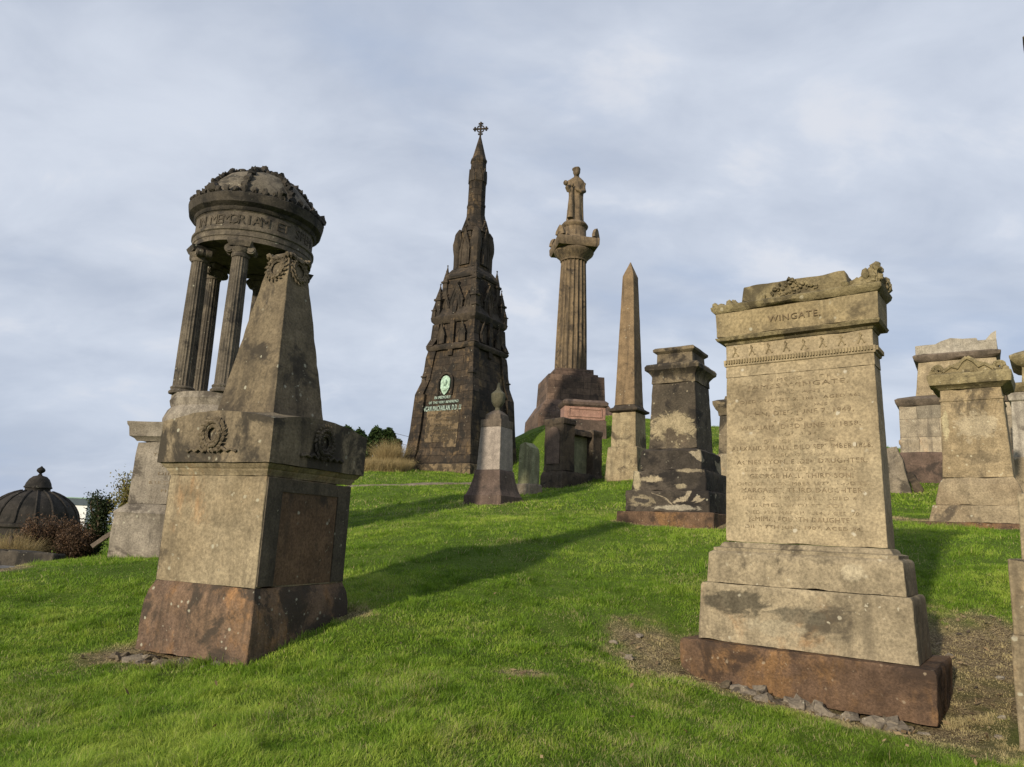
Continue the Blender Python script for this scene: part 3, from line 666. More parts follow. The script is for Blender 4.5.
rubble((rt_pt(-.62, -.60), rt_pt(1.0, -.58)), 22, 'stones packed under the rusty slab', 'grey stone packed under the rusty base slab of the tall tan tombstone', .0, (.045, .13), .16)

for i, (x, y) in enumerate(((4.05, 6.15), (4.55, 6.9), (4.4, 7.4), (1.25, 7.35), (1.45, 7.9), (3.75, 5.75), (1.15, 7.7))):
    s_ = random.uniform(.03, .06); mb = MB(); mb.blob((0, 0, 0), (s_, s_ * .8, s_ * .5), 2, .4)
    o = mb.build('stone', S['white_stone'] if i < 2 else S['grey'], None, angle=18, amp=s_ * .1, freq=14, seed=i)
    o.location = (x, y, hz(x, y) + s_ * .2); o.rotation_euler = (0, 0, i)
    tag(o, 'loose pebble lying on the worn earth beside the tall tan tombstone', 'stone', 'loose stones on the worn earth')

# ------------------------------------------------------------------ left pyramid tomb
t = thing('pyramid_tomb', 'square buff sandstone pedestal tomb topped by a brown pyramid hung with wreaths', 'tomb', (-2.548, 7.6, 0), -25.1)
MB().loft([(-1.25, .704), (-1.20, .702), (-.80, .692), (-.70, .675), (-.63, .645), (-.606, .638)], .012, .05).build('base', S['lt_base'], t, amp=.010, freq=4, seed=11)
MB().loft([(-.603, .635), (.41, .634)], .008, .05).build('die', S['lt'], t, amp=.003, freq=5, seed=12)
for sd in (1, 3):  # side faces get darker stone: their soot and shade are painted in
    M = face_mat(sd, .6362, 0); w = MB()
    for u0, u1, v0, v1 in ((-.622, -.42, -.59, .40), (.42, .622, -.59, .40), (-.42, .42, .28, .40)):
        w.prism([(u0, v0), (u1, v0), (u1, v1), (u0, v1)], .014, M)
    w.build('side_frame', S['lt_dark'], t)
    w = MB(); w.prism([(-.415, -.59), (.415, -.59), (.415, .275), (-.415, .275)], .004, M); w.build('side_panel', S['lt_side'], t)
MB().loft([(.413, .637), (.44, .645), (.455, .66), (.475, .665), (.49, .685), (.515, .70), (.527, .71)], .006, .05).build('moulding', S['lt'], t, amp=.003, freq=6, seed=13)
# crown block with a low gable on each face
cb = MB()
nseg = 18
for sd in range(4):
    M = face_mat(sd, .728, 0)
    us = [-.728 + 1.456 * i / nseg for i in range(nseg + 1)]
    top = [(.945 + .085 * math.cos(u / .728 * PI / 2)) for u in us]
    vs = []; fs = []
    for u, tz in zip(us, top): vs += [M @ Vector((u, .53, 0)), M @ Vector((u, .74, 0)), M @ Vector((u, tz, 0)), M @ Vector((u * .56, 1.06, -.32))]
    for i in range(nseg):
        for k in range(3): fs.append((i * 4 + k, i * 4 + 4 + k, i * 4 + 5 + k, i * 4 + 1 + k))
    cb.add(vs, fs)
cb.add([(-.728, -.728, .53), (.728, -.728, .53), (.728, .728, .53), (-.728, .728, .53)], [(0, 3, 2, 1)])
cb.add([(-.41, -.41, 1.06), (.41, -.41, 1.06), (.41, .41, 1.06), (-.41, .41, 1.06)], [(0, 1, 2, 3)])
cb.build('crown', S['lt_crown'], t, amp=.008, freq=5, seed=14, angle=30)
MB().loft([(1.02, .395), (1.10, .384), (2.70, .158), (2.85, .137), (2.90, .10)], .008, .05).build('pyramid', S['lt_pyr'], t, amp=.005, freq=5, seed=15)
for sd in range(2):
    w = MB(); M = face_mat(sd, .732, .80); wreath(w, M, .105, .048, 22)
    for sg in (-1, 1):
        ribbon(w, M, [(sg * .05, -.12, .012), (sg * .10, -.17, .02), (sg * .15, -.135, .02), (sg * .20, -.165, .018), (sg * .25, -.145, .015), (sg * .30, -.165, .01)], [.012, .018, .018, .016, .013, .009])
        w.blob(M @ Vector((sg * .31, -.16, .01)), .022, 1, .3)
    w.build('wreath', S['lt_crown'] if sd else S['lt_pyr'], t, amp=.003, freq=20)
for sd in range(4):
    w = MB(); M = face_mat(sd, .160, 2.70, .14); wreath(w, M, .105, .038, 16)
    for i in range(7): w.blob(M @ Vector(((i - 3) * .045, .135 + .02 * math.cos(i), .02)), .032, 1, .3)
    w.build('garland', S['lt_pyr'], t, amp=.003, freq=20)
c25, s25 = math.cos(R(-25.1)), math.sin(R(-25.1))
def lt_pt(lx, ly): return (-2.548 + lx * c25 - ly * s25, 7.6 + lx * s25 + ly * c25)
rubble((lt_pt(-.74, -.78), lt_pt(.45, -.76)), 18, 'stones packed under the pyramid tomb', 'grey stone packed under the red-brown base of the pyramid tomb', .0, (.035, .10), .14)

# ------------------------------------------------------------------ rotunda monument
t = thing('rotunda_monument', 'dark round temple monument with fluted columns and domed roof, behind the pyramid tomb', 'monument', (-5.43, 14, 0), -8)
MB().loft([(-1.3, 1.31), (-.70, 1.305), (-.02, 1.30), (.04, 1.32), (.07, 1.30), (.12, 1.25), (.2, 1.18)], .02, .13).build('base', S['temple_ped'], t, amp=.008, freq=4, seed=21)
MB().loft([(.203, 1.165), (1.31, 1.15)], .02, .13).build('die', S['temple_ped'], t, amp=.005, freq=4, seed=22)
MB().loft([(1.313, 1.16), (1.36, 1.19), (1.40, 1.255), (1.56, 1.275), (1.60, 1.30), (1.655, 1.31), (1.66, 1.27)], .012, .13).build('cornice', S['temple_ped'], t, amp=.006, freq=5, seed=23)
MB().lathe([(1.24, 1.64), (1.25, 1.80), (1.19, 1.95), (1.13, 2.02), (1.15, 2.08), (1.17, 2.15), (1.15, 2.20), (1.15, 2.26), (1.0, 2.265)], 64).build('drum_base', S['temple_ped'], t, amp=.006, freq=4, seed=24)
va = math.atan2(-5.43, 14)                       # the ring of six columns
col_angles = [-103 + 60 * k for k in range(6)]
base_rot = math.atan2(14, -5.43) - PI / 2
for k, dg in enumerate(col_angles):
    a = R(dg) + base_rot - R(-8)
    cx, cy = 1.00 * math.cos(a), 1.00 * math.sin(a)
    sh = MB(); pr = []
    for i in range(11):
        f_ = i / 10; pr.append((.185 * (1 - .17 * f_ ** 1.6), 2.40 + 2.50 * f_))
    sh.lathe(pr, 96, cx, cy, flute=20, depth=.11)
    cs = sh.build('column', S['temple'], t, angle=60, seed=k)
    MB().lathe([(.235, 2.262), (.24, 2.30), (.215, 2.325), (.20, 2.345), (.215, 2.365), (.215, 2.385), (.185, 2.41)], 32, cx, cy).build('column_base', S['temple'], cs)
    cp = MB().lathe([(.16, 4.88), (.175, 4.93), (.17, 4.95), (.20, 5.0), (.215, 5.05)], 28, cx, cy)
    ca, sa = math.cos(a), math.sin(a)
    for sg in (-1, 1):                              # volutes
        for io in (-.15, .15):
            px, py = cx - sa * sg * .20 + ca * io * .55, cy + ca * sg * .20 + sa * io * .55
            cp.tube([(px - ca * .05, py - sa * .05, 5.03), (px + ca * .05, py + sa * .05, 5.03)], .085, 14)
        cp.tube([(cx - sa * sg * .20 - ca * .15, cy + ca * sg * .20 - sa * .15, 5.03), (cx - sa * sg * .20 + ca * .15, cy + ca * sg * .20 + sa * .15, 5.03)], .062, 12)
    cp.loft([(5.07, .19), (5.14, .22), (5.17, .23)], .01, 9, cx, cy, a)
    cp.build('capital', S['temple'], cs, amp=.004, freq=12)
n_ = 96
MB().lathe([(.75, 5.19), (1.15, 5.19), (1.15, 5.28), (1.165, 5.29), (1.165, 5.39), (1.19, 5.41), (1.19, 5.45), (1.14, 5.46), (1.14, 5.78), (1.16, 5.80)], n_).build('entablature', S['temple'], t, amp=.006, freq=5, seed=25)
MB().lathe([(1.05, 5.803), (1.17, 5.803), (1.195, 5.84), (1.20, 5.87), (1.25, 5.90), (1.295, 5.93), (1.305, 6.0), (1.315, 6.03), (1.325, 6.10), (1.27, 6.14), (1.15, 6.18)], n_).build('cornice', S['temple_dark'], t, amp=.008, freq=6, seed=26)
cr = MB()
for i in range(44):
    a = 2 * PI * i / 44
    cr.blob((1.262 * math.cos(a), 1.262 * math.sin(a), 6.17), (.062, .062, .075 + .025 * (i % 2)), 2, .35)
for i in range(6):
    a = 2 * PI * i / 6 + .3
    cr.blob((1.265 * math.cos(a), 1.265 * math.sin(a), 6.22), (.10, .10, .12), 2, .35)
cr.build('cresting', S['temple_dark'], t, amp=.012, freq=12)
dome_prof = [(1.17, 6.15), (1.16, 6.24), (1.07, 6.42), (.92, 6.62), (.75, 6.81), (.50, 6.95), (.26, 7.03), (.06, 7.06)]
MB().lathe(dome_prof, 64).build('dome', S['temple_dome'], t, amp=.006, freq=5, seed=27)
for i in range(8):
    a = 2 * PI * i / 8 + .25; rb = MB()
    for j in range(15):
        f_ = j / 14 * (len(dome_prof) - 1.4); q = int(f_); w_ = f_ - q
        r_ = dome_prof[q][0] * (1 - w_) + dome_prof[q + 1][0] * w_; z_ = dome_prof[q][1] * (1 - w_) + dome_prof[q + 1][1] * w_
        rb.blob((r_ * math.cos(a), r_ * math.sin(a), z_ + .025), (.06 + .015 * (j % 2), .06 + .015 * (j % 2), .055 + .03 * (j % 2)), 2, .4)
    rb.build('crocketed_rib', S['temple_dark'], t, amp=.01, freq=14)
fn = MB()
for i in range(12): fn.blob((random.gauss(0, .10), random.gauss(0, .10), 7.08 + random.random() * .14), .085, 2, .35)
fn.lathe([(.2, 7.0), (.17, 7.1), (.11, 7.25), (.05, 7.28)], 12)
fn.build('finial', S['temple_dark'], t, amp=.01, freq=14)
# frieze lettering bent round the ring
M0 = []
word = 'IN MEMORIAM ET SPEM'
ang0 = -PI / 2 - .75
tm_lines = []
fr = MB()
def ring_text(word, r, z, h, a_start, a_step, parent, mat, name):
    allv = []; allf = []
    for i, ch in enumerate(word):
        if ch == ' ': continue
        cu = bpy.data.curves.new('t', 'FONT'); cu.body = ch; cu.size = h * 1.42; cu.align_x = 'CENTER'; cu.extrude = .008; cu.resolution_u = 2
        ob = bpy.data.objects.new('t', cu); C.objects.link(ob)
        dg = bpy.context.evaluated_depsgraph_get(); dg.update(); me = ob.evaluated_get(dg).to_mesh()
        a = a_start + i * a_step; rad = Vector((math.cos(a), math.sin(a), 0)); tan = Vector((-math.sin(a), math.cos(a), 0))
        o = len(allv)
        for v in me.vertices: allv.append(tuple(rad * (r + v.co.z) + tan * v.co.x + Vector((0, 0, z + v.co.y))))
        allf += [tuple(k + o for k in p.vertices) for p in me.polygons]
        ob.evaluated_get(dg).to_mesh_clear(); bpy.data.objects.remove(ob); bpy.data.curves.remove(cu)
    me = bpy.data.meshes.new(name); me.from_pydata(allv, [], allf); me.materials.append(mat)
    o = bpy.data.objects.new(name, me); C.objects.link(o); o.parent = parent; return o
ring_text(word, 1.146, 5.53, .19, -PI / 2 - .62, .125, t, S['lt_dark'], 'lettering')
text_mesh('inscription', [('TO THE MEMORY OF', -.2, 1.05, .06, 1.2), ('BORN 1797', -.25, .86, .05, .8), ('DIED 1835', -.25, .72, .05, .8), ('ERECTED BY HIS', -.25, .56, .05, 1.1), ('FRIENDS', -.25, .42, .05, .6)], S['letter'], t, face_mat(0, 1.168, 0, .0135), .004)

# ------------------------------------------------------------------ gothic spire monument
t = thing('gothic_spire_monument', 'very tall blackened gothic spire monument with a cross on top and pale green lettering', 'monument', (-2.213, 34, 0), -34)
MB().loft([(1.6, 2.06), (2.6, 2.04), (2.80, 2.02), (2.83, 1.99)], .03, .3).build('plinth', S['tower_panel'], t, amp=.02, freq=2, seed=31)
MB().loft([(2.833, 1.90), (3.1, 1.80), (3.5, 1.70), (5.9, 1.55), (6.3, 1.52), (8.25, 1.27), (8.3, 1.27)], .05, .2).build('lower_stage', S['tower'], t, amp=.03, freq=2.2, seed=32)
MB().loft([(8.303, 1.38), (8.42, 1.45), (8.50, 1.45), (8.62, 1.32)], .03, .2).build('string_course', S['tower_trim'], t, amp=.02, freq=3, seed=33)
MB().loft([(8.623, 1.22), (9.66, 1.16)], .05, .2).build('middle_stage', S['tower'], t, amp=.02, freq=3, seed=34)
MB().loft([(9.663, 1.22), (9.80, 1.33), (9.98, 1.36), (10.04, 1.30), (10.45, 1.06)], .03, .15).build('cornice', S['tower_trim'], t, amp=.02, freq=4, seed=35)
def buttress(sx, sy):
    b = MB()
    for prof in ([(2.835, 1.97), (3.3, 1.88), (4.4, 1.79), (6.15, 1.70), (6.95, 1.48)], [(6.953, 1.49), (8.0, 1.42), (8.29, 1.38)], [(8.55, 1.46), (8.95, 1.31), (9.65, 1.27)]):
        last = None
        for (z0, h0), (z1, h1) in zip(prof[:-1], prof[1:]):
            w = .30 if z0 < 6 else .24 if z0 < 8.4 else .2
            vs = []
            for z, h in ((z0, h0), (z1, h1)):
                for dx, dy in ((0, 0), (1, 0), (1, 1), (0, 1)):
                    vs.append((sx * (h - 2 * w * dx), sy * (h - 2 * w * dy), z))
            b.add(vs, [(0, 1, 2, 3), (4, 5, 6, 7), (0, 1, 5, 4), (1, 2, 6, 5), (2, 3, 7, 6), (3, 0, 4, 7)])
    return b
for sx in (-1, 1):
    for sy in (-1, 1): buttress(sx, sy).build('buttress', S['tower'], t, amp=.03, freq=2.5, seed=36 + sx + sy, angle=25)
MB().loft([(10.05, 1.02), (11.4, .95), (12.0, .90)], .05, .15).build('gabled_stage', S['tower'], t, amp=.02, freq=3, seed=37)
MB().loft([(12.003, .96), (12.12, 1.0), (12.2, .98), (12.58, .72)], .04, .15).build('sloped_roof', S['tower_trim'], t, amp=.02, freq=4, seed=38)
def pinnacle(cx, cy, z0, z1, w, rot=0):
    h = z1 - z0; m = MB()
    m.loft([(z0, w), (z0 + h * .45, w * .92), (z0 + h * .47, w * 1.25), (z0 + h * .52, w * 1.25), (z0 + h * .54, w * .85), (z0 + h * .95, w * .12), (z1, w * .1)], .02, .2, cx, cy, rot)
    for k in range(3):
        zz = z0 + h * (.62 + .11 * k)
        for a in range(4): m.blob((cx + w * (.75 - .22 * k) * math.cos(a * PI / 2 + rot), cy + w * (.75 - .22 * k) * math.sin(a * PI / 2 + rot), zz), w * .22, 1, .3)
    m.blob((cx, cy, z1), w * .28, 1, .2)
    return m
for sx in (-1, 1):
    for sy in (-1, 1):
        pinnacle(sx * 1.08, sy * 1.08, 10.1, 11.75, .17).build('pinnacle', S['tower_trim'], t, amp=.015, freq=5)
        pinnacle(sx * .88, sy * .88, 11.0, 12.75, .16).build('pinnacle', S['tower_trim'], t, amp=.015, freq=5)
for sx in (-1, 1):
    for sy in (-1, 1):
        for (h_, z0, z1, w_) in ((1.40, 6.5, 7.6, .13), (1.22, 9.95, 10.8, .12)):
            pinnacle(sx * h_, sy * h_, z0, z1, w_).build('pinnacle', S['tower_trim'], t, amp=.015, freq=5)
def gable(side, dist, z, w, h, depth, shift=0):
    m = MB(); M = face_mat(side, dist, z, 0, shift)
    m.prism([(-w, 0), (w, 0), (w, h * .38), (w * 1.15, h * .40), (0, h), (-w * 1.15, h * .40), (-w, h * .38)], depth, M)
    # recessed pointed arch, shown by raised mouldings
    arc = [(-w * .62, h * .02), (-w * .62, h * .35), (-w * .42, h * .55), (0, h * .74), (w * .42, h * .55), (w * .62, h * .35), (w * .62, h * .02)]
    m.tube([M @ Vector((u, v, depth)) for u, v in arc], w * .11, 6)
    m.tube([M @ Vector((u, v, depth)) for u, v in ((-w * 1.15, h * .40), (0, h), (w * 1.15, h * .40))], w * .12, 6)
    m.blob(M @ Vector((0, h * 1.05, depth * .5)), w * .2, 1, .2)
    for k in range(3):
        for sg in (-1, 1): m.blob(M @ Vector((sg * w * (.95 - .28 * k), h * (.52 + .15 * k), depth)), w * .12, 1, .3)
    return m
for sd in range(4):
    gable(sd, .98, 10.12, .36, 1.55, .16).build('gable', S['tower_trim'], t, amp=.012, freq=5)
    for sg in (-1, 1): gable(sd, 1.30, 8.62, .20, 1.0, .08, sg * .62).build('gable', S['tower_trim'], t, amp=.012, freq=5)
    for sg in (-1, 1): gable(sd, .96, 10.15, .2, 1.0, .12, sg * .66).build('gable', S['tower_trim'], t, amp=.012, freq=5)
    pb = MB()
    for prof in ([(8.0, .13, 1.40), (8.6, .13, 1.36), (9.9, .115, 1.32), (10.6, .10, 1.20), (11.0, .02, 1.12)],):
        for (z0, w0, d0), (z1, w1, d1) in zip(prof[:-1], prof[1:]):
            rot = Matrix.Rotation(sd * PI / 2, 4, 'Z'); vs = []
            for z, w, d_ in ((z0, w0, d0), (z1, w1, d1)):
                for x, y in ((-w, -d_), (w, -d_), (w, -.9), (-w, -.9)): vs.append(rot @ Vector((x, y, z)))
            pb.add(vs, [(0, 1, 2, 3), (4, 5, 6, 7), (0, 1, 5, 4), (1, 2, 6, 5), (2, 3, 7, 6), (3, 0, 4, 7)])
    pb.build('pilaster', S['tower'], t, amp=.015, freq=4)
MB().loft([(12.583, .68), (13.3, .64), (14.3, .62), (14.6, .56)], .10, .15).build('niche_stage', S['tower'], t, amp=.015, freq=4, seed=39)
for sx in (-1, 1):
    for sy in (-1, 1):
        m = MB().lathe([(.23, 12.57), (.22, 12.8), (.23, 13.3), (.29, 13.65), (.30, 13.9), (.26, 14.15), (.22, 14.4), (.20, 14.5), (.05, 14.72)], 10, sx * .53, sy * .53)
        m.build('turret', S['tower_trim'], t, amp=.015, freq=5)
for sd in range(4):
    gable(sd, .64, 12.75, .30, 1.95, .12).build('gable', S['tower_trim'], t, amp=.012, freq=5)
    gable(sd, .50, 14.2, .28, .95, .16).build('gable', S['tower_trim'], t, amp=.012, freq=5)
MB().lathe([(.80, 14.5), (.66, 14.95), (.54, 15.3), (.475, 15.58), (.47, 16.0), (.49, 16.02), (.49, 16.12), (.455, 16.15), (.45, 17.4), (.48, 17.5), (.47, 17.75), (.42, 17.95), (.40, 18.45), (.44, 18.52), (.44, 18.60), (.37, 18.72), (.04, 20.05)], 8, a0=PI / 8).build('spire', S['tower'], t, amp=.01, freq=3, angle=25)
for k in range(8):
    a = k * PI / 4
    m = MB(); M = Matrix.Rotation(a, 4, 'Z') @ Matrix(((0, 0, 1, .37), (1, 0, 0, 0), (0, 1, 0, 17.35), (0, 0, 0, 1)))
    m.prism([(-.15, 0), (.15, 0), (.15, .35), (0, .75), (-.15, .35)], .09, M); m.build('gablet', S['tower_trim'], t, amp=.006, freq=6)
x = MB(); M = Matrix.Rotation(R(34 - 10), 4, 'Z') @ Matrix(((1, 0, 0, 0), (0, 0, -1, 0), (0, 1, 0, 20.45), (0, 0, 0, 1)))
x.tube([M @ Vector((0, -.45, 0)), M @ Vector((0, .36, 0))], .05, 8); x.tube([M @ Vector((-.36, 0, 0)), M @ Vector((.36, 0, 0))], .05, 8)
x.tube([M @ Vector((.19 * math.cos(k * PI / 12), .19 * math.sin(k * PI / 12), 0)) for k in range(25)], .035, 6)
for k in range(4):
    a = k * PI / 2
    for da, rr in ((0, .36), (.27, .31), (-.27, .31)): x.blob(M @ Vector((rr * math.cos(a + da), rr * math.sin(a + da), 0)), .06, 1, .1)
x.build('cross', S['tower_trim'], t)
# tablet on the front with lettering and bronze head
lt_lean = (1.70 - 1.55) / 2.4
tb = MB(); M = face_mat(0, 1.69, 3.6, lt_lean)
tb.prism([(-.95, .25), (.2, .25), (.2, .0), (.95, .0), (.95, 1.55), (.8, 1.75), (-.95, 1.75)], .02, M)
tb.build('tablet', S['tower_panel'], t, amp=.01, freq=3)
arch = MB(); M2 = face_mat(0, 1.575, 5.55, lt_lean)
arch.tube([M2 @ Vector((.0 + .40 * math.cos(a), 1.10 + .45 * math.sin(a), .05)) for a in [PI * k / 10 for k in range(11)]], .06, 6)
arch.tube([M2 @ Vector((-.40, .5, .05)), M2 @ Vector((-.40, 1.10, .05))], .06, 6); arch.tube([M2 @ Vector((.40, .5, .05)), M2 @ Vector((.40, 1.10, .05))], .06, 6)
arch.build('niche_frame', S['tower_trim'], t, amp=.01, freq=4)
hd = MB(); 
ol = [(.27 * math.cos(a), 1.13 + .30 * math.sin(a)) for a in [PI * k / 10 for k in range(11)]] + [(-.26, .85), (-.14, .62), (0, .50), (.14, .62), (.26, .85)]
hd.prism(ol, .07, M2)
hd.blob(M2 @ Vector((.01, 1.08, .09)), (.12, .10, .17), 2, .15); hd.blob(M2 @ Vector((.0, .80, .08)), (.16, .07, .13), 2, .15)
hd.build('portrait_medallion', S['bronze'], t)
M3 = face_mat(0, 1.612, 5.0, lt_lean)
text_mesh('green_lettering', [('IN MEMORY', -.10, .88, .14, .95), ('OF THE VERY REVEREND', .0, .66, .12, 1.75), ('DUNCAN MACFARLAN, D.D. LL.D.', -.06, .32, .24, 2.72)], S['letter_green'], t, M3, .05)
text_mesh('inscription', [('PRINCIPAL OF THE UNIVERSITY', 0, 1.48, .10, 1.7), ('OF GLASGOW', 0, 1.22, .10, .8), ('AND MINISTER OF THE', 0, .98, .10, 1.5), ('HIGH CHURCH OF GLASGOW', 0, .74, .10, 1.6), ('BORN 1771', 0, .50, .10, .9), ('DIED 1857', 0, .26, .10, .9)], S['letter'], t, face_mat(0, 1.712, 3.6, lt_lean), .02)

# ------------------------------------------------------------------ column with statue
t = thing('statue_column', 'tall fluted golden column carrying a robed stone statue, on a massive stepped pedestal', 'monument', (3.72, 45, 0), 8.1)
MB().loft([(5.2, 2.5), (7.1, 2.42), (7.15, 2.38), (7.95, 1.90), (8.0, 1.82), (9.58, 1.76), (9.6, 1.75)], .015, .3).build('pedestal', S['knox_base'], t, amp=.008, freq=2, seed=41)
MB().loft([(9.603, 1.45), (9.80, 1.45), (9.81, 1.22), (10.15, 1.20)], .03, .3).build('steps', S['knox_base'], t, amp=.02, freq=3, seed=42)
pr = [(1.04 - .21 * (i / 14) ** 1.25, 10.153 + 7.45 * i / 14) for i in range(15)]
MB().lathe(pr, 160, flute=20, depth=.13).build('shaft', S['knox'], t, angle=60, amp=.006, freq=3)
MB().lathe([(.85, 17.605), (.88, 17.65), (.86, 17.7), (1.0, 17.9), (1.28, 18.15), (1.33, 18.28), (1.28, 18.35)], 48).build('capital', S['knox'], t, amp=.01, freq=4)
MB().loft([(18.353, 1.30), (18.5, 1.38), (18.88, 1.40), (18.95, 1.36), (19.05, 1.15)], .03, .25).build('abacus', S['knox'], t, amp=.012, freq=4, seed=43)
for sx in (-1, 1):
    for sy in (-1, 1):
        m = MB(); M = Matrix.Translation((sx * 1.18, sy * 1.18, 19.0)) @ Matrix.Rotation(math.atan2(sy, sx) + PI / 2, 4, 'Z') @ Matrix(((1, 0, 0, 0), (0, 0, -1, .12), (0, 1, 0, 0), (0, 0, 0, 1)))
        m.prism([(-.34, 0), (.34, 0), (.30, .2), (.16, .5), (0, .66), (-.16, .5), (-.30, .2)], .22, M); m.build('acroterion', S['knox'], t, amp=.02, freq=4)
MB().lathe([(.98, 19.04), (.90, 19.2), (.80, 19.35), (.78, 19.95), (.88, 20.05), (.92, 20.15), (.82, 20.3), (.78, 20.35)], 40).build('statue_drum', S['knox'], t, amp=.01, freq=4)
st = MB()
sv = []; fs = []
prof = [(20.34, .50, .48), (20.8, .47, .42), (21.5, .44, .38), (22.2, .41, .36), (22.7, .45, .36), (23.1, .50, .34), (23.35, .46, .30), (23.5, .30, .24), (23.6, .16, .16), (23.75, .15, .15)]
for (z, a, b_) in prof:
    for i in range(28):
        an = 2 * PI * i / 28; fold = 1 + .10 * math.sin(an * 7 + z * .8) * (1 if z < 22.8 else .3) * (.5 + .5 * (24 - z) / 3.6)
        sv.append((a * fold * math.cos(an) + .08 * (z - 20.3) / 3.4, b_ * fold * math.sin(an), z))
for k in range(len(prof) - 1):
    for i in range(28):
        j = (i + 1) % 28; fs.append((k * 28 + i, k * 28 + j, (k + 1) * 28 + j, (k + 1) * 28 + i))
fs.append(tuple(reversed(range(28)))); fs.append(tuple((len(prof) - 1) * 28 + i for i in range(28)))
st.add(sv, fs)
st.blob((.06, -.05, 23.92), (.21, .24, .28), 3, .05); st.blob((.05, -.02, 24.10), (.27, .28, .11), 2, .1)
st.blob((.05, -.23, 23.78), (.12, .12, .18), 2, .1)                                     # beard
st.tube([(-.34, -.06, 23.25), (-.42, -.22, 22.65), (-.50, -.40, 22.40), (-.66, -.50, 22.62)], [.17, .16, .14, .11], 10)   # arm held forward
st.blob((-.72, -.54, 22.84), (.14, .14, .18), 2, .1); st.blob((-.30, -.50, 22.78), (.10, .10, .13), 2, .1)
st.tube([(.46, -.05, 23.2), (.46, -.16, 22.6), (.22, -.40, 22.4), (.0, -.44, 22.5)], [.17, .15, .13, .10], 10)
st.blob((-.02, -.46, 22.56), (.16, .07, .13), 2, .05)
st.tube([(-.30, -.30, 22.7), (-.33, -.38, 21.6), (-.36, -.42, 20.5)], [.12, .16, .2], 8)
st.v = [(p[0] * 1.16 - .06 * max(0, p[2] - 22.8), p[1] * 1.2 - .22 * max(0, p[2] - 23.4), 20.34 + (p[2] - 20.34) * 1.04) for p in st.v]
so = st.build('statue', S['knox'], t, amp=.015, freq=4)
md = so.modifiers.new('Remesh', 'REMESH'); md.mode = 'VOXEL'; md.voxel_size = .045; md.use_smooth_shade = True

# ------------------------------------------------------------------ obelisk
t = thing('obelisk', 'slender orange-brown obelisk on a cream mottled pedestal', 'obelisk', (4.0, 24, 0), -33.9)
MB().loft([(1.4, .60), (1.99, .58), (2.6, .54), (2.88, .515), (2.9, .49)], .02, .12).build('base', S['obelisk_die'], t, amp=.012, freq=4, seed=51)
MB().loft([(2.903, .445), (4.06, .418)], .02, .12).build('die', S['obelisk_die'], t, amp=.006, freq=4, seed=52)
MB().loft([(4.063, .43), (4.12, .52), (4.18, .525), (4.22, .45), (4.26, .40), (4.33, .37)], .012, .12).build('collar', S['tower_trim'], t, amp=.008, freq=5, seed=53)
MB().loft([(4.333, .362), (8.95, .205), (9.5, .012)], .012, .15).build('shaft', S['obelisk'], t, amp=.005, freq=4, seed=54)

# ------------------------------------------------------------------ dark flaking tomb in the middle right
t = thing('pedestal_tomb', 'blackened stepped tomb with flaking pale patches and a flat moulded cap', 'tomb', (3.604, 15, 0), -33.8)
MB().loft([(-.2, 1.0), (.33, .994), (.50, .993), (.51, .98)], .02, .1).build('base_slab', S['rust'], t, amp=.012, freq=4, seed=61)
MB().loft([(.513, .867), (.90, .862), (.93, .85)], .03, .08).build('step', S['dt'], t, amp=.018, freq=4, seed=62)
MB().loft([(.933, .772), (1.30, .75), (1.345, .74)], .03, .08).build('step', S['dt'], t, amp=.022, freq=4, seed=63)
MB().loft([(1.348, .64), (1.74, .632), (1.76, .60), (1.80, .53)], .03, .08).build('step', S['dt'], t, amp=.018, freq=4, seed=64)
MB().loft([(1.803, .512), (3.18, .458)], .02, .08).build('die', S['dt_shaft'], t, amp=.012, freq=4, seed=65)
MB().loft([(3.183, .475), (3.32, .462), (3.36, .48), (3.42, .53), (3.46, .58), (3.53, .59), (3.58, .56), (3.62, .45)], .012, .1).build('cornice', S['dt_tan'], t, amp=.008, freq=5, seed=66)
MB().loft([(3.623, .39), (3.83, .385), (3.84, .40), (3.88, .45), (3.93, .455), (3.96, .42), (3.99, .2)], .012, .1).build('cap', S['dt_tan'], t, amp=.008, freq=5, seed=67)

# ------------------------------------------------------------------ urn tomb
t = thing('urn_tomb', 'small pale pink granite tomb on a dark flared base, crowned by a dark urn', 'tomb', (-.352, 19, 0), -30.4); t.scale = (.95,) * 3
MB().loft([(.2, .60), (.78, .595), (.93, .585), (.95, .56), (1.1, .50), (1.35, .435), (1.61, .394), (1.63, .38)], .012, .1).build('base', S['ut_base'], t, amp=.005, freq=4, seed=71)
MB().loft([(1.633, .37), (2.82, .323)], .012, .1).build('die', S['ut_panel'], t, seed=72)
MB().loft([(2.823, .333), (3.0, .337), (3.03, .33), (3.035, .25), (3.18, .235), (3.27, .15), (3.33, .06)], .012, .1).build('cap', S['ut_cap'], t, amp=.006, freq=5, seed=73)
MB().lathe([(.10, 3.30), (.07, 3.36), (.07, 3.40), (.13, 3.46), (.19, 3.58), (.205, 3.70), (.20, 3.80), (.17, 3.83), (.13, 3.86), (.08, 3.91), (.05, 3.97), (.035, 4.10), (.01, 4.13)], 28).build('urn', S['urn'], t, amp=.004, freq=6)


# ------------------------------------------------------------------ small mossy headstone behind the urn tomb
t = thing('headstone', 'small mossy green headstone between the urn tomb and the dark walled tomb', 'headstone', (.62, 22.4, 0), -42)
MB().loft([(.8, .36, .32), (1.42, .34, .30), (1.46, .31, .27)], .015, .1).build('base', S['grey'], t, amp=.015, freq=4, seed=81)
hs = MB(); M = face_mat(0, .17, 1.463)
hs.prism([(-.26, 0), (.26, 0), (.245, .95), (.20, 1.12), (-.02, 1.28), (-.22, 1.22), (-.25, 1.0)], -.40, M)
hs.build('slab', S['moss'], t, amp=.015, freq=4, angle=25)

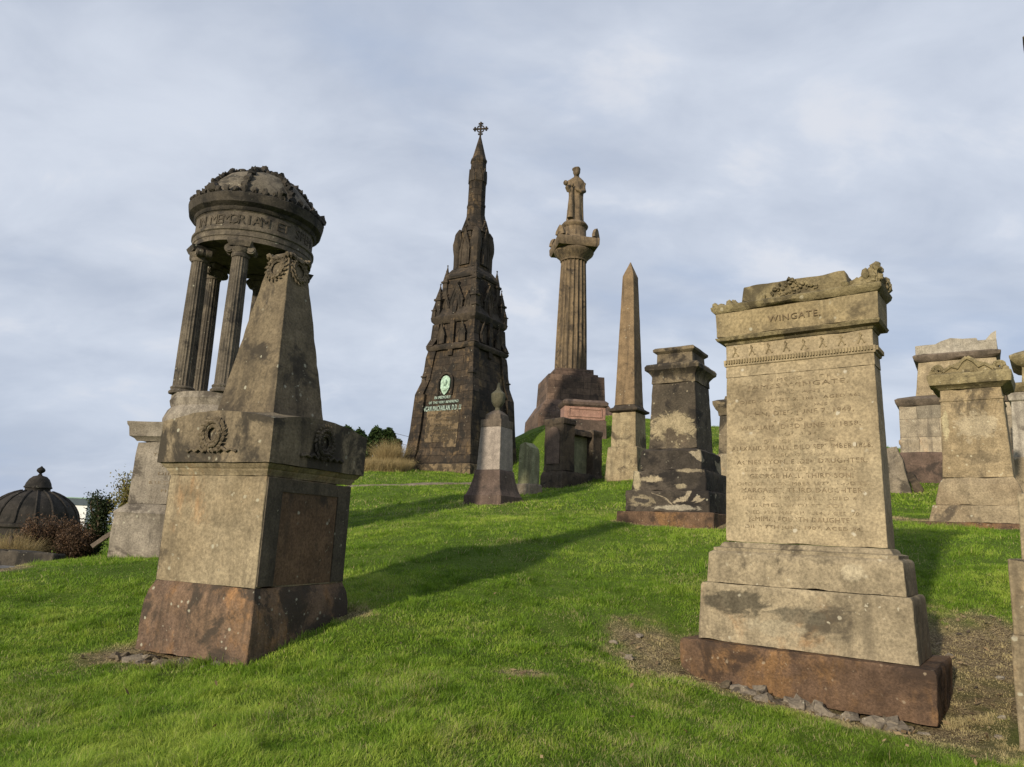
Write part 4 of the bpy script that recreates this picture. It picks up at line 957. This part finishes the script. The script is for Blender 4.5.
# ------------------------------------------------------------------ dark walled tomb
t = thing('walled_tomb', 'dark brown tomb wall with arched end panel and recessed middle, left of the obelisk', 'tomb', (2.261, 25, 0), -45)
MB().loft([(1.1, .50, 1.15), (1.9, .50, 1.15), (2.0, .47, 1.11), (2.06, .45, 1.09)], .02, .12).build('plinth', S['rdk'], t, amp=.015, freq=4, seed=91)
# end pier facing the lawn
MB().loft([(2.063, .44, .32), (2.25, .42, .30), (3.62, .42, .30), (3.66, .46, .33), (3.82, .46, .33), (3.86, .42, .30)], .02, .12, 0, -.78).build('pier', S['rdk'], t, amp=.015, freq=4, seed=92)
MB().loft([(2.063, .42, .27), (3.42, .41, .26), (3.47, .44, .28), (3.6, .44, .28), (3.64, .40, .25)], .02, .12, 0, .80).build('pier', S['rdk'], t, amp=.015, freq=4, seed=93)
MB().loft([(2.063, .25, .52), (3.35, .25, .52)], .02, .12, -.1, .02).build('recess_panel', S['moss'], t, amp=.01, freq=4, seed=94)
MB().loft([(3.353, .38, .50), (3.48, .38, .50), (3.56, .34, .46)], .02, .12, 0, .02).build('lintel', S['rdk'], t, amp=.015, freq=4, seed=95)
ap = MB(); M = face_mat(0, 1.085, 2.3)
ap.prism([(-.28, 0), (.28, 0), (.28, .9)] + [(.28 * math.cos(a), .9 + .36 * math.sin(a)) for a in [PI * k / 8 for k in range(1, 8)]] + [(-.28, .9)], .03, M)
ap.build('arched_panel', S['ut_base'], t, amp=.006, freq=5)

# ------------------------------------------------------------------ pink granite chest tomb on the slope
t = thing('chest_tomb', 'pink granite chest tomb with a moulded lid, below the statue column', 'tomb', (3.25, 32, 0), 6)
MB().loft([(3.6, .99, .55), (5.0, .96, .52)], .02, .3).build('base', S['wall'], t, amp=.015, freq=3)
MB().loft([(4.5 + .503, .93, .5), (5.58, .93, .5)], .015, .2).build('chest', S['pink'], t, seed=96)
fr_ = MB(); M = face_mat(0, .502, 5.06)
for (u0, u1, v0, v1) in ((-.72, .72, .40, .46), (-.72, .72, .06, .10), (-.76, -.70, .06, .46), (.70, .76, .06, .46)):
    fr_.prism([(u0, v0), (u1, v0), (u1, v1), (u0, v1)], .035, M)
fr_.build('panel_frame', S['pink'], t)
MB().loft([(5.583, .95, .52), (5.66, 1.02, .6), (5.78, 1.04, .62), (5.84, .98, .56), (5.9, .9, .5)], .015, .2).build('lid', S['ut_base'], t, amp=.006, freq=4)

# ------------------------------------------------------------------ narrow pillar tomb
t = thing('pillar_tomb', 'narrow dark pillar tomb half hidden between the blackened tomb and tall tombstone', 'tomb', (6.95, 22, 0), -34)
MB().loft([(1.3, .55), (2.05, .53), (2.1, .48), (2.55, .46), (2.6, .42)], .02, .12).build('base', S['tan_plinth'], t, amp=.01, freq=4)
MB().loft([(2.603, .40), (3.78, .36)], .015, .12).build('die', S['lt_crown'], t, amp=.008, freq=4)
MB().loft([(3.783, .38), (3.9, .40), (3.98, .46), (4.12, .52), (4.22, .53), (4.27, .42), (4.31, .25), (4.42, .22)], .012, .12).build('cornice', S['dt_tan'], t, amp=.01, freq=5)

# ------------------------------------------------------------------ flaked tan tomb on the right
t = thing('pedestal_tomb', 'flaked tan sandstone tomb with a scrolled crest, right of the tall inscribed tombstone', 'tomb', (9.18, 14, 0), -37.1)
MB().loft([(-.2, .99), (.40, .98), (.52, .95), (.53, .93)], .02, .1).build('base_slab', S['rust'], t, amp=.012, freq=4, seed=101)
MB().loft([(.533, .82), (.83, .755), (.85, .74)], .02, .1).build('step', S['rb_low'], t, amp=.012, freq=4, seed=102)
MB().loft([(.853, .70), (.95, .70), (1.25, .635), (1.31, .605), (1.38, .57)], .02, .1).build('step', S['rb_low'], t, amp=.012, freq=4, seed=103)
MB().loft([(1.383, .565), (2.86, .51), (2.87, .525), (2.91, .525), (2.92, .505), (3.10, .50)], .02, .08).build('die', S['rb'], t, amp=.012, freq=4, seed=104)
MB().loft([(3.103, .52), (3.14, .56), (3.18, .67), (3.34, .70), (3.39, .69), (3.42, .6)], .012, .1).build('cornice', S['tan_edge'], t, amp=.01, freq=5, seed=105)
cr = MB(); M = face_mat(0, .60, 3.40)
for sg in (-1, 1):
    sp = [(sg * (.50 + .10 * math.cos(a) * (1 - k / 26)), .10 + .10 * math.sin(a) * (1 - k / 26), -.05) for k, a in enumerate([k * .45 for k in range(22)])]
    cr.tube([M @ Vector(p) for p in sp], .032, 6)
    cr.tube([M @ Vector(p) for p in [(sg * .42, .06, -.05), (sg * .28, .16, -.05), (sg * .18, .12, -.04), (sg * .10, .24, -.05), (0, .32, -.05)]], .04, 6)
    cr.tube([M @ Vector(p) for p in [(sg * .60, .04, -.05), (sg * .60, .04, -1.15)]], .07, 8)
    for i in range(14): cr.blob(M @ Vector((sg * random.random() * .5, random.random() * .15, -.05 - .1 * random.random())), .04, 1, .3)
cr.prism([(-.55, 0), (.55, 0), (.45, .12), (.2, .22), (0, .30), (-.2, .22), (-.45, .12)], -1.1, M @ Matrix.Translation((0, 0, -.06)))
cr.build('scrolled_crest', S['tan_edge'], t, amp=.012, freq=8)

# ------------------------------------------------------------------ pale two-stage tomb behind, right
t = thing('ashlar_tomb', 'pale grey two-stage tomb with cornices, behind the flaked tan tomb', 'tomb', (14.016, 22, 0), -33)
MB().loft([(1.2, 1.72), (2.82, 1.70)], .02, .25).build('foundation', S['wall'], t, amp=.015, freq=3)
MB().loft([(2.823, 1.62), (3.05, 1.61), (3.10, 1.64), (3.20, 1.64), (3.24, 1.60), (4.25, 1.58)], .02, .2).build('lower_stage', S['t2'], t, amp=.006, freq=3)
MB().loft([(4.253, 1.60), (4.33, 1.66), (4.44, 1.685), (4.50, 1.60), (4.62, 1.2)], .015, .2).build('lower_cornice', S['ut_cap'], t, amp=.01, freq=4)
MB().loft([(4.60, 1.14), (4.9, 1.10), (5.70, 1.01)], .02, .2).build('upper_stage', S['tan'], t, amp=.006, freq=3)
MB().loft([(5.703, 1.03), (5.78, 1.12), (5.88, 1.15), (5.93, 1.10)], .015, .2).build('upper_cornice', S['ut_cap'], t, amp=.01, freq=4)
tp = MB().loft([(5.933, 1.07), (6.22, 1.06), (6.25, 1.0)], .015, .2)
M = face_mat(0, 1.07, 6.2)
tp.prism([(-.55, 0), (.6, 0), (.55, .12), (.2, .14), (-.1, .18), (-.35, .1)], -.5, M); tp.prism([(.75, 0), (1.05, 0), (1.07, .28), (.95, .22)], -.4, M)
tp.build('top_course', S['white_stone'], t, amp=.03, freq=4)

# low boundary wall and leaning block to the right of the tall tombstone
t = thing('boundary_wall', 'low dark red wall on the slope, below the pale two-stage tomb', 'wall', (12.6, 20.6, 0), -33)
MB().loft([(.9, 1.75, .2), (2.72, 1.75, .2), (2.78, 1.72, .17)], .03, .2).build('wall', S['wall'], t, amp=.03, freq=3)
t = MB().loft([(0, .34, .22), (.9, .30, .2), (1.28, .24, .16)], .03, .12).build('leaning_block', S['grey'], None, amp=.03, freq=3)
t.location = (10.75, 19.9, 1.45); t.rotation_euler = (0, R(-8), R(-33)); tag(t, 'rough grey stone block leaning at the end of the low dark red wall', 'stone block')
t = MB().loft([(0, .12, .1), (.5, .10, .08), (.62, .05, .05)], .02, .12).build('leaning_block', S['rdk'], None, amp=.03, freq=4)
t.location = (11.3, 19.75, 1.5); t.rotation_euler = (0, R(-24), R(-33)); tag(t, 'small dark wedge of stone lying against the low dark red wall', 'stone block')

# ------------------------------------------------------------------ pale tomb cut by the right edge
t = thing('slab_tomb', 'pale tomb with overhanging cornice cut off by the right edge, behind the flaked tan tomb', 'tomb', (13.3, 17.2, 0), -37)
MB().loft([(.3, 1.1), (2.2, 1.05), (2.25, .98)], .02, .2).build('base', S['rb_low'], t, amp=.01, freq=3)
MB().loft([(2.253, .92), (3.6, .86), (3.63, .9), (3.75, .92), (3.8, .86), (3.83, .86)], .02, .2).build('die', S['white_stone'], t, amp=.006, freq=3)
MB().loft([(3.833, .88), (3.95, .98), (4.03, .99), (4.08, .80)], .012, .2).build('cornice', S['tan_edge'], t, amp=.01, freq=4)
MB().loft([(4.083, .62), (4.5, .58), (4.56, .70), (4.66, .80), (4.76, .82), (4.84, .70), (4.95, .45)], .012, .2).build('cap', S['tan_edge'], t, amp=.012, freq=4)

# ------------------------------------------------------------------ near monument mostly outside the frame
t = thing('near_monument', 'stepped pale brown monument of which only the left edge shows at the right border', 'monument', (4.84, 5.66, 0), -37)
MB().loft([(-1.7, .80), (-.60, .79), (-.58, .775)], .012, .1).build('base', S['lt'], t, amp=.004, freq=5)
MB().loft([(-.577, .77), (-.04, .765)], .012, .1).build('plinth', S['lt'], t, amp=.004, freq=5)
MB().loft([(-.037, .68), (.45, .67), (.5, .50), (3.9, .265)], .012, .1).build('shaft', S['lt'], t, amp=.004, freq=5)
MB().loft([(3.903, .27), (4.2, .27), (4.42, .27), (4.50, .315), (4.55, .27), (4.60, .22), (5.4, .15)], .012, .1).build('cornice', S['lt_pyr'], t, amp=.006, freq=5)

# ------------------------------------------------------------------ domed mausoleum and far buildings on the left
DZ = hz(-27, 42)
t = thing('domed_mausoleum', 'dark ribbed stone dome with a small lantern and finial, low on the far left', 'mausoleum', (-27, 42, 0), 12); t.scale = (.90, .90, 1)
MB().lathe([(2.6, DZ - .5), (2.6, -1.0), (2.75, -.9), (2.75, -.75), (2.6, -.7)], 48).build('drum', S['dome_black'], t, amp=.01, freq=3)
dp = [(2.62, -.70)] + [(2.55 * math.cos(a), -.65 + 1.85 * math.sin(a)) for a in [R(5 + 8.2 * k) for k in range(9)]] + [(.85, 1.08)]
MB().lathe(dp, 64).build('dome', S['dome_black'], t, amp=.01, freq=3)
for k in range(16):
    a = 2 * PI * k / 16
    m = MB(); m.tube([((r_ + .02) * math.cos(a), (r_ + .02) * math.sin(a), z_) for r_, z_ in dp], .07, 6); m.build('rib', S['dome_black'], t)
MB().lathe([(.70, 1.05), (.71, 1.25), (.79, 1.28), (.79, 1.34), (.74, 1.38), (.69, 1.55), (.56, 1.78), (.38, 1.94), (.14, 2.0), (.10, 2.08)], 32).build('lantern', S['dome_black'], t, amp=.01, freq=3)
MB().lathe([(.06, 2.06), (.08, 2.12), (.22, 2.22), (.25, 2.30), (.20, 2.40), (.08, 2.48), (.03, 2.54)], 16).build('finial', S['dome_black'], t)
mw = plain('white_render', (.72, .72, .70), .8, .08, .3); mr = plain('dark_roof_slate', (.05, .07, .085), .6, .2, .3); mg = plain('green_roof_edge', (.20, .30, .24), .7, .2, .3)
t = thing('white_building', 'far white building with dark flat roof beyond the shrubs on the left', 'building', (-88.3, 150, 0), 6)
g0 = hz(-83.5, 150)
MB().loft([(g0 - 1, 4.6, 5), (1.45, 4.6, 5)], .05, 9).build('wall', mw, t)
MB().loft([(1.453, 4.8, 5.2), (2.75, 4.8, 5.2)], .05, 9).build('roof', mr, t)
MB().loft([(2.753, 4.9, 5.3), (2.95, 4.9, 5.3)], .05, 9).build('roof_edge', mg, t)
# ------------------------------------------------------------------ shrubs, hedge, dry grass on the left
def leaf_mat(name, dark, light, transl=.3):
    m, nt = newmat(name); n = N(nt)
    gi = n.node('ShaderNodeAttribute', attribute_name='shade')
    c = n.mix(gi.outputs['Fac'], dark, light)
    bs = n.node('ShaderNodeBsdfPrincipled'); n.L.new(c, bs.inputs['Base Color']); bs.inputs['Roughness'].default_value = .6; bs.inputs['Specular IOR Level'].default_value = .2
    tr = n.node('ShaderNodeBsdfTranslucent'); n.L.new(c, tr.inputs[0]); mx = n.node('ShaderNodeMixShader'); mx.inputs[0].default_value = transl
    n.L.new(bs.outputs[0], mx.inputs[1]); n.L.new(tr.outputs[0], mx.inputs[2])
    o = n.node('ShaderNodeOutputMaterial'); n.L.new(mx.outputs[0], o.inputs[0]); return m
bark = plain('bark', (.10, .075, .05), .9, .3, 6)
def foliage(name, pts, size, mat, parent):
    n = len(pts); p = np.array(pts)
    u = RNG.normal(size=(n, 3)); u /= np.linalg.norm(u, axis=1)[:, None]
    v = np.cross(u, RNG.normal(size=(n, 3))); v /= np.linalg.norm(v, axis=1)[:, None]
    s = size * (.6 + .8 * RNG.random(n))[:, None]
    V = np.stack([p - u * s, p + v * s * .45, p + u * s, p - v * s * .45], 1).reshape(-1, 3)
    me = bpy.data.meshes.new(name); np_mesh(me, V, np.arange(n * 4), np.arange(n) * 4, np.full(n, 4))
    me.attributes.new('shade', 'FLOAT', 'POINT').data.foreach_set('value', np.repeat(RNG.random(n), 4).astype(np.float32))
    me.materials.append(mat); o = bpy.data.objects.new(name, me); C.objects.link(o); o.parent = parent; return o
def shrub(name, label, cat, x, y, h, w, n, leaf, mat, nb=9, spread=1.0, upright=.6, group=None, zb=None):
    z0 = hz(x, y) - .05 if zb is None else zb
    t = thing(name, label, cat, (x, y, z0), 0, group)
    br = MB(); pts = []
    for i in range(nb):
        a = 2 * PI * (i + random.random()) / nb; rr = w * (.25 + .75 * random.random()) * spread; hh = h * (.55 + .45 * random.random())
        pl = [(0 + .05 * math.cos(a), .05 * math.sin(a), 0)]
        for k in range(1, 6):
            f_ = k / 5; pl.append((rr * f_ ** (1 + upright) * math.cos(a) + random.gauss(0, .03 * h), rr * f_ ** (1 + upright) * math.sin(a) + random.gauss(0, .03 * h), hh * f_))
        br.tube(pl, [.035 * h * .5 * (1 - .8 * k / 5) + .004 for k in range(6)], 5)
        for q in range(n // nb):
            f_ = .15 + .85 * random.random() ** .7; k = min(4, int(f_ * 5)); ww = f_ * 5 - k
            A, B = Vector(pl[k]), Vector(pl[k + 1]); c = A.lerp(B, ww); sp_ = .10 * w + .03 * h
            pts.append((c.x + random.gauss(0, sp_), c.y + random.gauss(0, sp_), max(.02, c.z + random.gauss(0, sp_))))
    br.build('branches', bark, t); foliage('foliage', pts, leaf, mat, t)
    return t
m_rust = leaf_mat('russet_leaves', (.045, .030, .019), (.15, .09, .052)); m_dk = leaf_mat('dark_green_leaves', (.018, .03, .012), (.06, .08, .03))
m_yel = leaf_mat('yellow_green_leaves', (.09, .09, .02), (.26, .22, .06)); m_lime = leaf_mat('lime_leaves', (.10, .11, .02), (.28, .28, .05))
for i, (x, y, h, w, lab) in enumerate(((-11.95, 19, 1.35, .7, 'russet bramble shrub standing in front of the dark dome'), (-11.35, 19.3, 1.2, .55, 'russet shrub between the dome and the white building'), (-10.75, 18.6, 1.05, .5, 'low russet shrub beside the dark green sapling'))):
    shrub('shrub', lab, 'shrub', x, y, h, w, 9000, .032, m_rust, 26, group='shrubs along the left path')
shrub('shrub', 'dark green sapling in front of the white building', 'shrub', -10.5, 19, 1.95, .28, 5200, .036, m_dk, 14, upright=.9, group='shrubs along the left path')
shrub('shrub', 'yellowing young tree beside the pale pedestal of the round temple', 'shrub', -9.75, 19, 2.35, .6, 5200, .036, m_yel, 14, upright=.8, group='shrubs along the left path')
shrub('shrub', 'lime green low bush at the left border', 'shrub', -12.75, 18.0, 1.3, .5, 4200, .03, m_lime, 16, group='shrubs along the left path')
t = thing('low_wall', 'low dark stone wall along the path at the far left', 'wall', (-11.9, 17.2, 0), -22)
zb = hz(-11.9, 17.2)
MB().loft([(-1.9, 2.3, .16), (-.94, 2.3, .16), (-.90, 2.27, .13)], .03, .15).build('wall', S['temple_dark'], t, amp=.03, freq=4)
t = MB().loft([(-.5, .05, .05), (.30, .045, .045), (.34, .03, .03)], .01, .2).build('bollard', S['rdk'], None, amp=.01, freq=4); t.location = (-11.7, 17.55, -.95); tag(t, 'short dark post in front of the low dark wall, far left', 'post')
t = MB().loft([(-.20, .055, .04), (.33, .05, .035)], .01, .1).build('leaning_slab', S['ut_cap'], None, amp=.01, freq=4)
t.location = (-9.3, 17.0, -.62); t.rotation_euler = (R(-12), R(48), R(0)); tag(t, 'pale slab leaning beside the pedestal of the round temple', 'stone slab')
dg = grass_mat('dry_grass', (.30, .23, .10), (.36, .28, .13), (.42, .34, .18), (.33, .25, .12), .35)
def dry_patch(cx, cy, rx, ry, n, h):
    a = RNG.random(n) * 2 * PI; r = np.sqrt(RNG.random(n)); x = cx + rx * r * np.cos(a); y = cy + ry * r * np.sin(a)
    return blades('dry_grass', x, y, H(x, y), h * (.5 + .8 * RNG.random(n)), np.full(n, .009), RNG.random(n), RNG.random(n), dg, 1.0, 2, .5)
dry_patch(-11.8, 17.65, .5, .3, 4500, .9)
dry_patch(-5.6, 30.6, 1.5, 1.6, 14000, .55); dry_patch(-5.35, 32.2, .5, .9, 4500, 1.25)
t = thing('hedge', 'dark green gorse hedge between the pyramid tomb and the gothic spire', 'hedge', (-6.4, 34, hz(-6.4, 34)), 0)
pts = []
for i in range(16000):
    x = random.uniform(-1.6, 1.25); y = random.uniform(-.6, .6); zt = 1.75 + .18 * math.sin(x * 4) + .15 * math.sin(x * 9 + 1) - .25 * (abs(x) / 1.6) ** 4
    pts.append((x, y, zt * (1 - random.random() ** 2.2) + random.gauss(0, .05)))
foliage('foliage', pts, .07, leaf_mat('gorse_leaves', (.012, .028, .008), (.055, .09, .022)), t)
br = MB()
for i in range(12): 
    x = random.uniform(-1.4, 1.1); br.tube([(x, 0, -.2), (x + .1, .05, .7), (x - .05, 0, 1.4)], [.03, .02, .01], 5)
br.build('branches', bark, t)
t = thing('wire_fence', 'thin wire fence behind the hedge, left of the gothic spire', 'fence', (-6.5, 36, 0), 0)
z0 = hz(-6.5, 36)
for k, (x, top) in enumerate(((-.05, 4.85), (1.7, 4.45), (3.2, 4.3))):
    m = MB(); m.tube([(x, 0, z0 - .3), (x, 0, top)], .025, 6); m.build('post', S['iron'], t)
w = MB(); 
for dz in (.05, .5, .95): w.tube([(-.05, 0, 4.80 - dz), (1.7, 0, 4.45 - dz), (3.2, 0, 4.27 - dz)], .010, 4)
w.build('wire', S['iron'], t)

def path_strip(pts, hw, mat, lift):
    pv = []; pf = []; P1 = [Vector((x, y, 0)) for x, y in pts]; fine = []
    for a, b_ in zip(P1[:-1], P1[1:]):
        for k in range(14): fine.append(a.lerp(b_, k / 14))
    fine.append(P1[-1])
    for i, p in enumerate(fine):
        tdir = (fine[min(i + 1, len(fine) - 1)] - fine[max(i - 1, 0)]).normalized(); nr = Vector((-tdir.y, tdir.x, 0))
        ww = hw * (1 + .35 * noise.noise(p * .9))
        for k in range(7):
            q = p + nr * (-ww + 2 * ww * k / 6); pv.append((q.x, q.y, hz(q.x, q.y) + (lift if 0 < k < 6 else -.02)))
    for i in range(len(fine) - 1):
        for k in range(6): pf.append((i * 7 + k, i * 7 + k + 1, i * 7 + 8 + k, i * 7 + 7 + k))
    me = bpy.data.meshes.new('path'); me.from_pydata(pv, [], pf); me.materials.append(mat)
    o = bpy.data.objects.new('path', me); C.objects.link(o); o['kind'] = 'structure'
path_strip(PATH1, .75, plain('worn_tarmac', (.16, .15, .135), .95, .3, 5), .03)
path_strip(PATH2, .42, plain('gravel_path', (.19, .155, .105), .95, .45, 4), .035)

# ------------------------------------------------------------------ sky, sun, camera
SUN_AZ = (-.58, -.815); SUN_EL = 17.0
w = bpy.data.worlds.new('World'); scene.world = w; w.use_nodes = True
nt = w.node_tree; nt.nodes.clear(); n = N(nt)
sky = n.node('ShaderNodeTexSky'); sky.sky_type = 'NISHITA'; sky.sun_disc = False; sky.sun_elevation = R(SUN_EL)
sky.sun_rotation = math.atan2(SUN_AZ[0], SUN_AZ[1]) % (2 * PI); sky.air_density = 1.0; sky.dust_density = 1.5; sky.ozone_density = 1.2
tc = n.node('ShaderNodeTexCoord'); sep = n.node('ShaderNodeSeparateXYZ'); n.L.new(tc.outputs['Generated'], sep.inputs[0])
zz = n.math('ADD', n.math('MAXIMUM', sep.outputs[2], 0.0), .38)
cb = n.node('ShaderNodeCombineXYZ'); n.L.new(n.math('DIVIDE', sep.outputs[0], zz), cb.inputs[0]); n.L.new(n.math('DIVIDE', sep.outputs[1], zz), cb.inputs[1])
cb.inputs[2].default_value = 3.7
pv_ = cb.outputs[0]
big = n.noise(n.vscale(pv_, (.8, 1.15, 1), (1.3, .4, 0)), 1.0, 7, .55, .5)
det = n.noise(n.vscale(pv_, (2.0, 2.7, 1), (4.3, 7.4, 0)), 2.0, 8, .54, .3)
mixn = n.math('ADD', n.math('MULTIPLY', big, .5), n.math('MULTIPLY', det, .5))
cloud = n.mix(n.ramp(mixn, .35, .64), (5.15, 5.75, 6.95), (7.2, 7.75, 8.8))
cloud = n.mix(n.math('MULTIPLY', n.ramp(det, .55, .70), .75), cloud, (8.0, 8.2, 8.8))
thin = n.mix(n.ramp(big, .34, .50), n.mix(.35, (4.3, 5.3, 7.2), cloud), cloud)
low = n.ramp(sep.outputs[2], .30, .02)
thin = n.mix(n.math('MULTIPLY', low, .35), thin, (4.5, 5.35, 7.2))
full = n.mix(.90, sky.outputs[0], thin)
bg = n.node('ShaderNodeBackground'); n.L.new(full, bg.inputs[0]); bg.inputs[1].default_value = .1
o = n.node('ShaderNodeOutputWorld'); n.L.new(bg.outputs[0], o.inputs[0])

sl = bpy.data.lights.new('sun', 'SUN'); sl.energy = 5.0; sl.angle = R(2.0); sl.color = (1.0, .88, .70)
so = bpy.data.objects.new('sun', sl); C.objects.link(so)
hx, hy = SUN_AZ; l_ = math.hypot(hx, hy); ce, se = math.cos(R(SUN_EL)), math.sin(R(SUN_EL))
sd = Vector((hx / l_ * ce, hy / l_ * ce, se)); so.rotation_euler = (sd).to_track_quat('Z', 'Y').to_euler(); so.location = sd * 60

cam = bpy.data.cameras.new('camera'); cam.sensor_width = 36; cam.lens = 718.86 / 1024 * 36; cam.clip_end = 5000; cam.clip_start = .05
co_ = bpy.data.objects.new('camera', cam); C.objects.link(co_)
pit, rol = R(11.641), R(2.527)
co_.matrix_world = Matrix.Rotation(PI / 2 + pit, 4, 'X') @ Matrix.Rotation(rol, 4, 'Z')
scene.camera = co_
scene.view_settings.view_transform = 'Standard'; scene.view_settings.look = 'None'; scene.view_settings.exposure = 0; scene.view_settings.gamma = 1
scene.render.resolution_x = 1024; scene.render.resolution_y = 767
